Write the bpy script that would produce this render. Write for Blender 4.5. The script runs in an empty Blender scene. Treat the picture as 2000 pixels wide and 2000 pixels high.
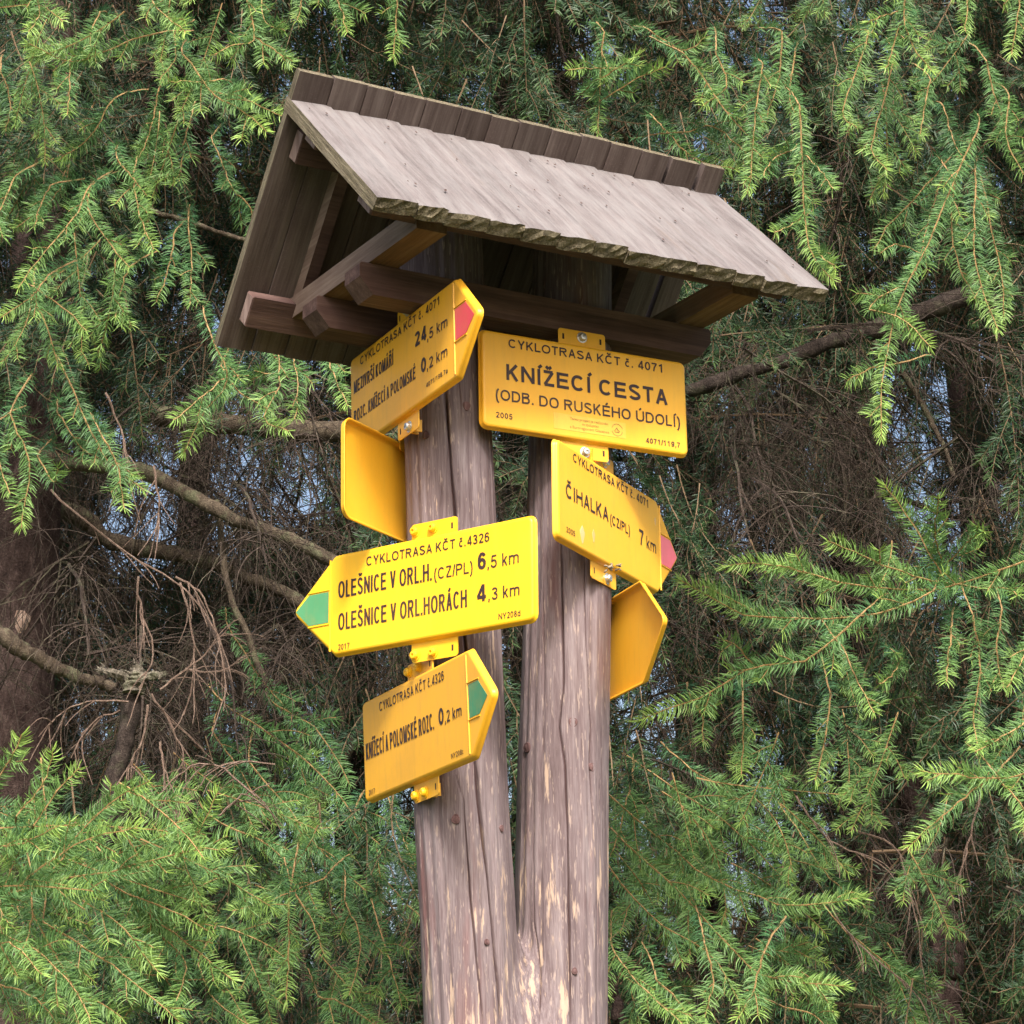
import bpy, math, random
import numpy as np
from math import sin, cos, radians, pi

# ---------------------------------------------------------------- camera, world, sun, exposure
C = bpy.context.scene.collection
scene = bpy.context.scene
CAM = np.array([0.0, 0.0, 1.6])
PITCH, ROLL, FPX = 0.2839, 0.0253, 4814.66          # radians, radians, focal length in pixels of a 2000 px wide frame
cam_data = bpy.data.cameras.new('camera')
cam_data.sensor_width = 36
cam_data.lens = FPX / 2000 * 36
cam_data.clip_start, cam_data.clip_end = 0.05, 500
cam = bpy.data.objects.new('camera', cam_data)
C.objects.link(cam)
from mathutils import Matrix, Vector
_r = Vector((1, 0, 0)); _u = Vector((0, -sin(PITCH), cos(PITCH))); _f = Vector((0, cos(PITCH), sin(PITCH)))
_right = _r * cos(ROLL) - _u * sin(ROLL)
_up = _r * sin(ROLL) + _u * cos(ROLL)
m3 = Matrix((_right, _up, -_f)).transposed()
cam.matrix_world = Matrix.Translation(Vector(CAM)) @ m3.to_4x4()
scene.camera = cam

SUN_DIR = Vector((0.09, -0.68, 0.70)).normalized()   # towards the sun
world = bpy.data.worlds.new('World'); scene.world = world; world.use_nodes = True
wn = world.node_tree
sky = wn.nodes.new('ShaderNodeTexSky'); sky.sky_type = 'NISHITA'; sky.sun_disc = False
sky.sun_elevation = math.asin(SUN_DIR.z); sky.sun_rotation = math.atan2(SUN_DIR.x, SUN_DIR.y)
sky.air_density = 1.0; sky.dust_density = 7.0; sky.ozone_density = 0.4
wn.links.new(sky.outputs[0], wn.nodes['Background'].inputs[0])
wn.nodes['Background'].inputs[1].default_value = 0.14
sun = bpy.data.lights.new('sun', 'SUN'); sun.energy = 3.1; sun.angle = radians(10); sun.color = (1.0, 0.95, 0.88)
sun_o = bpy.data.objects.new('sun', sun); C.objects.link(sun_o)
sun_o.rotation_euler = SUN_DIR.to_track_quat('Z', 'Y').to_euler()
scene.view_settings.view_transform = 'Standard'; scene.view_settings.look = 'None'
scene.view_settings.exposure = 1.05; scene.view_settings.gamma = 1
scene.view_settings.use_curve_mapping = False
scene.render.engine = 'CYCLES'
scene.cycles.max_bounces = 8; scene.cycles.diffuse_bounces = 4
scene.cycles.transparent_max_bounces = 8

rng = np.random.default_rng(7)
random.seed(7)

# ---------------------------------------------------------------- helpers
def at(px, py, d, full=False):
    """World point at distance d (along +Y) seen through a pixel of the 1932 px viewing copy (full: 2000 px frame)."""
    k = 1.0 if full else 2000 / 1932
    u2 = (px * k - 1000) / FPX; v2 = (1000 - py * k) / FPX
    u = u2 * cos(ROLL) + v2 * sin(ROLL); v = -u2 * sin(ROLL) + v2 * cos(ROLL)
    r = np.array([u, cos(PITCH) - v * sin(PITCH), sin(PITCH) + v * cos(PITCH)])
    return CAM + r * (d / r[1])

def link(o, parent=None):
    C.objects.link(o)
    if parent is not None: o.parent = parent
    return o

def mesh_from(name, V, F, mats, smooth=False, mi=None, attrs=None):
    me = bpy.data.meshes.new(name)
    me.from_pydata([tuple(map(float, v)) for v in V], [], [tuple(f) for f in F])
    for m in (mats if isinstance(mats, (list, tuple)) else [mats]): me.materials.append(m)
    if mi is not None: me.polygons.foreach_set('material_index', mi)
    if smooth: me.polygons.foreach_set('use_smooth', [True] * len(F))
    for k, a in (attrs or {}).items():
        at_ = me.attributes.new(k, 'FLOAT', 'POINT'); at_.data.foreach_set('value', np.asarray(a, dtype=np.float32))
    me.update()
    return me

def obj(name, me, parent=None, loc=None, rot=None, label=None, cat=None, group=None, kind=None):
    o = bpy.data.objects.new(name, me)
    if loc is not None: o.location = tuple(loc)
    if rot is not None: o.rotation_euler = rot
    tag(o, label, cat, group, kind)
    return link(o, parent)

def tag(o, label=None, cat=None, group=None, kind=None):
    if label: o['label'] = label
    if cat: o['category'] = cat
    if group: o['group'] = group
    if kind: o['kind'] = kind
    return o

def hexa(V8):
    return [(0,3,2,1),(4,5,6,7),(0,1,5,4),(1,2,6,5),(2,3,7,6),(3,0,4,7)]

def extrude_profile(prof, x0, x1, bev=0.0):
    """prof: list of (y,z) points; extruded along X with a small chamfer at both ends."""
    n = len(prof); P = np.array(prof, float); c = P.mean(0)
    rings = []
    if bev: rings.append((x0, P + (c - P) / np.linalg.norm(c - P, axis=1)[:, None] * bev)); rings.append((x0 + bev, P)); rings.append((x1 - bev, P)); rings.append((x1, P + (c - P) / np.linalg.norm(c - P, axis=1)[:, None] * bev))
    else: rings = [(x0, P), (x1, P)]
    V = [(x, p[0], p[1]) for x, Q in rings for p in Q]
    F = [tuple(range(n))[::-1]]
    for k in range(len(rings) - 1):
        for i in range(n):
            j = (i + 1) % n
            F.append((k*n+i, k*n+j, (k+1)*n+j, (k+1)*n+i))
    F.append(tuple((len(rings)-1)*n + i for i in range(n)))
    return V, F

def join(parts):
    V, F = [], []
    for v, f in parts:
        b = len(V); V += list(v); F += [tuple(i + b for i in q) for q in f]
    return V, F

def tube(P, R, n=6, cap=True, wob=0.0, seed=0):
    P = np.asarray(P, float); R = np.asarray(R, float); m = len(P)
    T = np.gradient(P, axis=0); T /= np.linalg.norm(T, axis=1)[:, None] + 1e-12
    ref = np.array([0.31, 0.2, 0.93]) if abs(T[0] @ [0.31, .2, .93]) < .9 else np.array([1, 0, 0.])
    V = []; S = np.cross(T[0], ref); S /= np.linalg.norm(S)
    rg = np.random.default_rng(seed)
    for i in range(m):
        S = S - (S @ T[i]) * T[i]; S /= np.linalg.norm(S); U = np.cross(T[i], S)
        for k in range(n):
            a = 2*pi*k/n
            rr = R[i] * (1 + (wob * rg.normal() if wob else 0))
            V.append(P[i] + (cos(a)*S + sin(a)*U) * rr)
    F = [(i*n+k, i*n+(k+1) % n, (i+1)*n+(k+1) % n, (i+1)*n+k) for i in range(m-1) for k in range(n)]
    if cap: F.append(tuple(range(n))[::-1]); F.append(tuple((m-1)*n+k for k in range(n)))
    return V, F

def smooth_path(P, n):
    P = np.asarray(P, float)
    if len(P) == 2: t = np.linspace(0, 1, n)[:, None]; return P[0]*(1-t) + P[1]*t
    Q = np.vstack([2*P[0]-P[1], P, 2*P[-1]-P[-2]])
    out = []; m = len(P) - 1
    for s in np.linspace(0, m - 1e-9, n):
        i = int(s); t = s - i; a, b, c, d = Q[i:i+4]
        out.append(.5*((2*b) + (-a+c)*t + (2*a-5*b+4*c-d)*t*t + (-a+3*b-3*c+d)*t**3))
    return np.array(out)

# ---------------------------------------------------------------- materials
def mat(name):
    m = bpy.data.materials.new(name); m.use_nodes = True
    nt = m.node_tree; b = nt.nodes['Principled BSDF']
    return m, nt, b

def N(nt, t, **kw):
    n = nt.nodes.new(t)
    for k, v in kw.items(): setattr(n, k, v)
    return n

def ramp(nt, src, stops):
    r = N(nt, 'ShaderNodeValToRGB'); e = r.color_ramp.elements
    e[0].position, e[0].color = stops[0][0], (*stops[0][1], 1)
    e[1].position, e[1].color = stops[-1][0], (*stops[-1][1], 1)
    for p, c in stops[1:-1]:
        q = e.new(p); q.color = (*c, 1)
    nt.links.new(src, r.inputs[0]); return r

def noise(nt, vec, scale, detail=4, rough=.55, sc=(1, 1, 1), loc=None):
    mp = N(nt, 'ShaderNodeMapping'); mp.inputs['Scale'].default_value = sc
    nt.links.new(vec, mp.inputs[0])
    if loc is not None: nt.links.new(loc, mp.inputs['Location'])
    n = N(nt, 'ShaderNodeTexNoise'); n.inputs['Scale'].default_value = scale
    n.inputs['Detail'].default_value = detail; n.inputs['Roughness'].default_value = rough
    nt.links.new(mp.outputs[0], n.inputs[0]); return n.outputs[0]

def mixc(nt, fac, a, b, mode='MIX'):
    m = N(nt, 'ShaderNodeMix', data_type='RGBA', blend_type=mode)
    for sock, v in ((m.inputs[0], fac), (m.inputs[6], a), (m.inputs[7], b)):
        if isinstance(v, (float, int)): sock.default_value = v
        elif isinstance(v, tuple): sock.default_value = (*v, 1)
        else: nt.links.new(v, sock)
    return m.outputs[2]

def math_(nt, op, a, b=0.0, c=None, clamp=False):
    m = N(nt, 'ShaderNodeMath', operation=op, use_clamp=clamp)
    for s, v in zip(m.inputs, (a, b, c)):
        if v is None: continue
        if isinstance(v, (float, int)): s.default_value = v
        else: nt.links.new(v, s)
    return m.outputs[0]

def bump(nt, b, h, strength, dist=.002, prev=None):
    bp = N(nt, 'ShaderNodeBump'); bp.inputs['Strength'].default_value = strength; bp.inputs['Distance'].default_value = dist
    nt.links.new(h, bp.inputs['Height'])
    if prev is not None: nt.links.new(prev, bp.inputs['Normal'])
    nt.links.new(bp.outputs[0], b.inputs['Normal']); return bp.outputs[0]

def wood(name, dark, mid, light, axis='x', grain=55, moss=0.0, rough=.85, bstr=.5, speck=0.25, randamt=.25):
    """Grain runs along the given object axis."""
    m, nt, b = mat(name)
    tc = N(nt, 'ShaderNodeTexCoord'); oi = N(nt, 'ShaderNodeObjectInfo')
    loc = N(nt, 'ShaderNodeCombineXYZ'); r10 = math_(nt, 'MULTIPLY', oi.outputs['Random'], 13.7)
    for i in range(3): nt.links.new(r10, loc.inputs[i])
    sc = {'x': (.05, 1, 1), 'y': (1, .05, 1), 'z': (1, 1, .05)}[axis]
    g1 = noise(nt, tc.outputs['Object'], grain, 5, .6, sc, loc.outputs[0])
    g2 = noise(nt, tc.outputs['Object'], grain * 5, 3, .6, sc, loc.outputs[0])
    n1 = noise(nt, tc.outputs['Object'], 9, 4, .6, (1, 1, 1), loc.outputs[0])
    v = math_(nt, 'MULTIPLY_ADD', g1, .55, math_(nt, 'MULTIPLY_ADD', g2, .25, math_(nt, 'MULTIPLY', n1, .2)))
    col = ramp(nt, v, [(.36, dark), (.5, mid), (.64, light)]).outputs[0]
    if name == 'weathered_plank':
        big = noise(nt, tc.outputs['Object'], 40, 5, .7, (1, .16, 1), loc.outputs[0])
        col = mixc(nt, ramp(nt, big, [(.42, (0, 0, 0)), (.62, (1, 1, 1))]).outputs[0], col, mixc(nt, .6, col, (.180, .172, .175)))
        st = noise(nt, tc.outputs['Object'], 14, 4, .6, (1, .12, 1), loc.outputs[0])
        col = mixc(nt, math_(nt, 'MULTIPLY', ramp(nt, st, [(.60, (0, 0, 0)), (.72, (1, 1, 1))]).outputs[0], .55), col, (.13, .095, .07))
    fl = noise(nt, tc.outputs['Object'], 260, 2, .5)
    col = mixc(nt, math_(nt, 'MULTIPLY', math_(nt, 'GREATER_THAN', fl, .64), speck), col, light)
    rr = math_(nt, 'MULTIPLY_ADD', oi.outputs['Random'], randamt * 2, 1 - randamt)
    hsv = N(nt, 'ShaderNodeHueSaturation'); nt.links.new(rr, hsv.inputs['Value']); nt.links.new(col, hsv.inputs['Color'])
    col = hsv.outputs[0]
    if moss:
        mn = noise(nt, tc.outputs['Object'], 38, 6, .7)
        col = mixc(nt, math_(nt, 'MULTIPLY', ramp(nt, mn, [(.42, (0, 0, 0)), (.58, (1, 1, 1))]).outputs[0], moss), col, (.17, .155, .085))
    nt.links.new(col, b.inputs['Base Color'])
    b.inputs['Roughness'].default_value = rough
    b.inputs['Specular IOR Level'].default_value = .25
    bump(nt, b, math_(nt, 'MULTIPLY_ADD', g2, .5, g1), bstr, .0025)
    return m

M = {}
M['plank_top'] = wood('weathered_plank', (.085, .073, .075), (.130, .114, .116), (.180, .162, .163), 'y', 60, rough=.9, speck=.45, randamt=.05, bstr=.8)
M['plank_back'] = wood('stained_plank', (.066, .046, .043), (.110, .083, .078), (.17, .136, .128), 'y', 45, moss=.0, speck=.35, randamt=.16)
M['plank_end'] = wood('mossy_end_grain', (.035, .027, .018), (.12, .098, .066), (.27, .235, .17), 'y', 230, moss=.22, bstr=1.0, randamt=.1)
M['beam'] = wood('brown_stained_beam', (.052, .030, .028), (.095, .055, .050), (.16, .10, .088), 'x', 40, speck=.1, randamt=.12)
M['beam_y'] = wood('brown_stained_cross_beam', (.070, .038, .022), (.12, .068, .042), (.19, .12, .08), 'y', 40, speck=.1, randamt=.12)
M['beam_side'] = wood('skylit_beam_side', (.10, .068, .056), (.165, .118, .10), (.24, .185, .16), 'y', 45, speck=.1)  # weathered brown, lightened mostly to paint sky light on the left faces
M['beam_end'] = wood('pale_sawn_end', (.13, .085, .075), (.22, .155, .14), (.33, .25, .23), 'z', 70, speck=.2)

def post_material():
    m, nt, b = mat('peeling_mauve_stain')
    tc = N(nt, 'ShaderNodeTexCoord'); P = tc.outputs['Object']
    g1 = noise(nt, P, 60, 5, .6, (1, 1, .045)); g2 = noise(nt, P, 230, 3, .6, (1, 1, .05))
    n1 = noise(nt, P, 6, 4, .6, (1, 1, .5))
    g3 = noise(nt, P, 620, 3, .6, (1, 1, .045))
    v = math_(nt, 'MULTIPLY_ADD', g1, .34, math_(nt, 'MULTIPLY_ADD', g2, .26, math_(nt, 'MULTIPLY_ADD', g3, .22, math_(nt, 'MULTIPLY', n1, .18))))
    col = ramp(nt, v, [(.33, (.058, .038, .040)), (.46, (.125, .092, .098)), (.56, (.190, .152, .160)), (.68, (.29, .25, .252))]).outputs[0]
    # reddish damp streaks
    rs = noise(nt, P, 16, 4, .6, (1, 1, .12))
    col = mixc(nt, math_(nt, 'MULTIPLY', ramp(nt, rs, [(.55, (0, 0, 0)), (.70, (1, 1, 1))]).outputs[0], .6), col, (.13, .05, .045))
    # peeled flakes, more of them low down
    sep = N(nt, 'ShaderNodeSeparateXYZ'); nt.links.new(P, sep.inputs[0])
    hgt = N(nt, 'ShaderNodeMapRange'); nt.links.new(sep.outputs[2], hgt.inputs[0])
    hgt.inputs[1].default_value = 1.9; hgt.inputs[2].default_value = 3.2; hgt.inputs[3].default_value = 0.0; hgt.inputs[4].default_value = .10
    f1 = noise(nt, P, 38, 6, .62, (1, 1, .10)); f2 = noise(nt, P, 110, 4, .65, (1, 1, .12)); f3 = noise(nt, P, 5, 3, .5, (1, 1, .35))
    ff = math_(nt, 'MULTIPLY_ADD', f1, .45, math_(nt, 'MULTIPLY_ADD', f2, .33, math_(nt, 'MULTIPLY', f3, .22)))
    ff = math_(nt, 'SUBTRACT', ff, hgt.outputs[0])
    mask = ramp(nt, ff, [(.528, (0, 0, 0)), (.56, (1, 1, 1))]).outputs[0]
    col = mixc(nt, math_(nt, 'MULTIPLY', mask, .85), col, (.42, .31, .235))
    da = noise(nt, P, 170, 3, .6, (1, 1, .13)); col = mixc(nt, math_(nt, 'MULTIPLY', ramp(nt, da, [(.60, (0, 0, 0)), (.66, (1, 1, 1))]).outputs[0], .55), col, (.38, .30, .26))
    cr = N(nt, 'ShaderNodeAttribute', attribute_name='crack')
    col = mixc(nt, cr.outputs['Fac'], col, (.05, .022, .022))
    nt.links.new(col, b.inputs['Base Color']); b.inputs['Roughness'].default_value = .8
    b.inputs['Specular IOR Level'].default_value = .3
    h = math_(nt, 'SUBTRACT', math_(nt, 'MULTIPLY_ADD', g3, .5, math_(nt, 'MULTIPLY_ADD', g2, .6, math_(nt, 'MULTIPLY', g1, .6))), math_(nt, 'MULTIPLY', mask, .35))
    bump(nt, b, h, .55, .0025)
    return m
M['post'] = post_material()

def paint(name, col, col2, dirt=.25, rough=.42, dirtcol=(.38, .22, .06)):
    m, nt, b = mat(name)
    tc = N(nt, 'ShaderNodeTexCoord'); P = tc.outputs['Object']
    n = noise(nt, P, 7, 4, .6); c = mixc(nt, ramp(nt, n, [(.35, (0, 0, 0)), (.65, (1, 1, 1))]).outputs[0], col, col2)
    d = noise(nt, P, 55, 8, .75, (1, 1, .14)); dm = ramp(nt, d, [(.50, (0, 0, 0)), (.70, (1, 1, 1))]).outputs[0]
    c = mixc(nt, math_(nt, 'MULTIPLY', dm, dirt), c, dirtcol)
    s = noise(nt, P, 420, 2, .5); c = mixc(nt, math_(nt, 'MULTIPLY', math_(nt, 'GREATER_THAN', s, .70), dirt * 1.4), c, (.16, .10, .04))
    e_ = noise(nt, P, 3.2, 5, .65); c = mixc(nt, math_(nt, 'MULTIPLY', ramp(nt, e_, [(.50, (0, 0, 0)), (.66, (1, 1, 1))]).outputs[0], dirt * 1.3), c, (.46, .24, .03))
    nt.links.new(c, b.inputs['Base Color']); b.inputs['Roughness'].default_value = rough
    b.inputs['Specular IOR Level'].default_value = .4
    bump(nt, b, math_(nt, 'MULTIPLY_ADD', noise(nt, P, 900, 2, .5), .2, n), .12, .002)
    return m
M['yellow_new'] = paint('lemon_yellow_enamel', (.84, .45, .012), (.86, .49, .016), .12)
M['yellow_old'] = paint('golden_yellow_enamel', (.82, .41, .022), (.84, .45, .034), .16)
M['yellow_dirty'] = paint('grimy_golden_enamel', (.80, .40, .018), (.77, .385, .026), .24)
M['ink'] = paint('black_brown_print', (.028, .014, .016), (.04, .02, .02), .1, .5)
M['ink_light'] = paint('small_brown_print', (.30, .17, .04), (.32, .18, .05), .1, .5)
M['worn'] = paint('worn_pale_enamel', (.74, .50, .30), (.80, .52, .22), .3)
M['sticker'] = paint('faded_clear_sticker', (.80, .47, .05), (.82, .50, .07), .2, .35)
M['red_mark'] = paint('faded_red_enamel', (.58, .05, .065), (.66, .08, .10), .25)
M['pink_mark'] = paint('bleached_pink_enamel', (.80, .16, .22), (.85, .22, .28), .12)
M['green_mark'] = paint('mint_green_enamel', (.065, .235, .105), (.085, .28, .13), .16)
M['green_dark'] = paint('bottle_green_enamel', (.04, .19, .09), (.05, .23, .11), .25)
def metal():
    m, nt, b = mat('zinc_plated_steel'); b.inputs['Metallic'].default_value = .85; b.inputs['Roughness'].default_value = .35
    b.inputs['Base Color'].default_value = (.62, .62, .60, 1); return m
M['zinc'] = metal()
def plain(name, c, r=.8):
    m, nt, b = mat(name); tc = N(nt, 'ShaderNodeTexCoord')
    n = noise(nt, tc.outputs['Object'], 60, 4)
    nt.links.new(mixc(nt, n, tuple(x*.6 for x in c), tuple(x*1.4 for x in c)), b.inputs['Base Color']); b.inputs['Roughness'].default_value = r; return m
M['rust'] = plain('dark_rusted_nail', (.05, .025, .02))
M['dark'] = plain('dark_slot', (.03, .015, .01))
M['knot'] = wood('dark_knot', (.05, .026, .026), (.11, .06, .06), (.17, .11, .11), 'z', 120)
M['debris'] = plain('dry_grey_brown_debris', (.22, .18, .13))

def bark(name, a, bcol, c, scale=28, lichen=0.0):
    m, nt, b = mat(name); tc = N(nt, 'ShaderNodeTexCoord'); P = tc.outputs['Object']
    n1 = noise(nt, P, scale, 6, .7, (1, 1, .45)); n2 = noise(nt, P, scale * 4, 4, .6)
    v = math_(nt, 'MULTIPLY_ADD', n1, .65, math_(nt, 'MULTIPLY', n2, .35))
    col = ramp(nt, v, [(.36, a), (.52, bcol), (.68, c)]).outputs[0]
    if lichen:
        ln = noise(nt, P, 14, 5, .7)
        col = mixc(nt, math_(nt, 'MULTIPLY', ramp(nt, ln, [(.52, (0, 0, 0)), (.62, (1, 1, 1))]).outputs[0], lichen), col, (.17, .19, .11))
    nt.links.new(col, b.inputs['Base Color']); b.inputs['Roughness'].default_value = .95
    b.inputs['Specular IOR Level'].default_value = .15
    bump(nt, b, v, 1.0, .012); return m
M['bark'] = bark('reddish_spruce_bark', (.020, .013, .012), (.060, .040, .036), (.14, .10, .092), 40)
M['limb_dark'] = bark('dark_limb_bark', (.016, .012, .011), (.042, .032, .028), (.09, .072, .062), 60, .15)
M['limb'] = bark('grey_brown_limb_bark', (.035, .026, .020), (.09, .07, .052), (.17, .14, .10), 60, .5)
M['deadtwig'] = bark('dead_twig_bark', (.030, .022, .019), (.070, .053, .045), (.14, .108, .090), 90, .25)
M['redtwig'] = bark('pinkish_dead_twig_bark', (.10, .065, .05), (.22, .155, .125), (.34, .26, .21), 90)
M['lichen_wood'] = bark('pale_lichened_wood', (.05, .042, .035), (.17, .15, .12), (.36, .33, .27), 60, .4)

def needle_mats(name, c0, c1, c2, ytip, tw0, tw1, tname, spec):
    m, nt, b = mat(name)
    a = N(nt, 'ShaderNodeAttribute', attribute_name='young'); oi = N(nt, 'ShaderNodeObjectInfo')
    base = ramp(nt, oi.outputs['Random'], [(0., c0), (.5, c1), (1., c2)]).outputs[0]
    col = mixc(nt, a.outputs['Fac'], base, ytip)
    nt.links.new(col, b.inputs['Base Color']); b.inputs['Roughness'].default_value = .5
    b.inputs['Specular IOR Level'].default_value = spec
    tr = N(nt, 'ShaderNodeBsdfTranslucent'); nt.links.new(col, tr.inputs[0])
    mx = N(nt, 'ShaderNodeMixShader'); mx.inputs[0].default_value = .22
    out = nt.nodes['Material Output']
    nt.links.new(b.outputs[0], mx.inputs[1]); nt.links.new(tr.outputs[0], mx.inputs[2]); nt.links.new(mx.outputs[0], out.inputs[0])
    t, nt, b = mat(tname)
    a = N(nt, 'ShaderNodeAttribute', attribute_name='young')
    nt.links.new(mixc(nt, a.outputs['Fac'], tw0, tw1), b.inputs['Base Color']); b.inputs['Roughness'].default_value = .8
    return m, t
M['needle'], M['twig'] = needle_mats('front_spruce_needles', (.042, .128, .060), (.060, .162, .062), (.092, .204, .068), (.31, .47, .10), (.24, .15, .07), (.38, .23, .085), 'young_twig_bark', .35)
M['needle_shaded'], M['twig_shaded'] = needle_mats('shaded_spruce_needles', (.013, .038, .024), (.019, .050, .027), (.030, .070, .030), (.12, .21, .05), (.10, .065, .04), (.22, .14, .06), 'shaded_twig_bark', .35)  # darker copies: shade inside the row put into needle and twig colours

# ---------------------------------------------------------------- stroke lettering (plain grotesque capitals)
def ell(cx, cy, rx, ry, a0, a1, n=18, e=2.25):
    out = []
    for t in np.linspace(radians(a0), radians(a1), n):
        c, s = cos(t), sin(t)
        out.append((cx + rx * math.copysign(abs(c) ** (2/e), c), cy + ry * math.copysign(abs(s) ** (2/e), s)))
    return out

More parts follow.
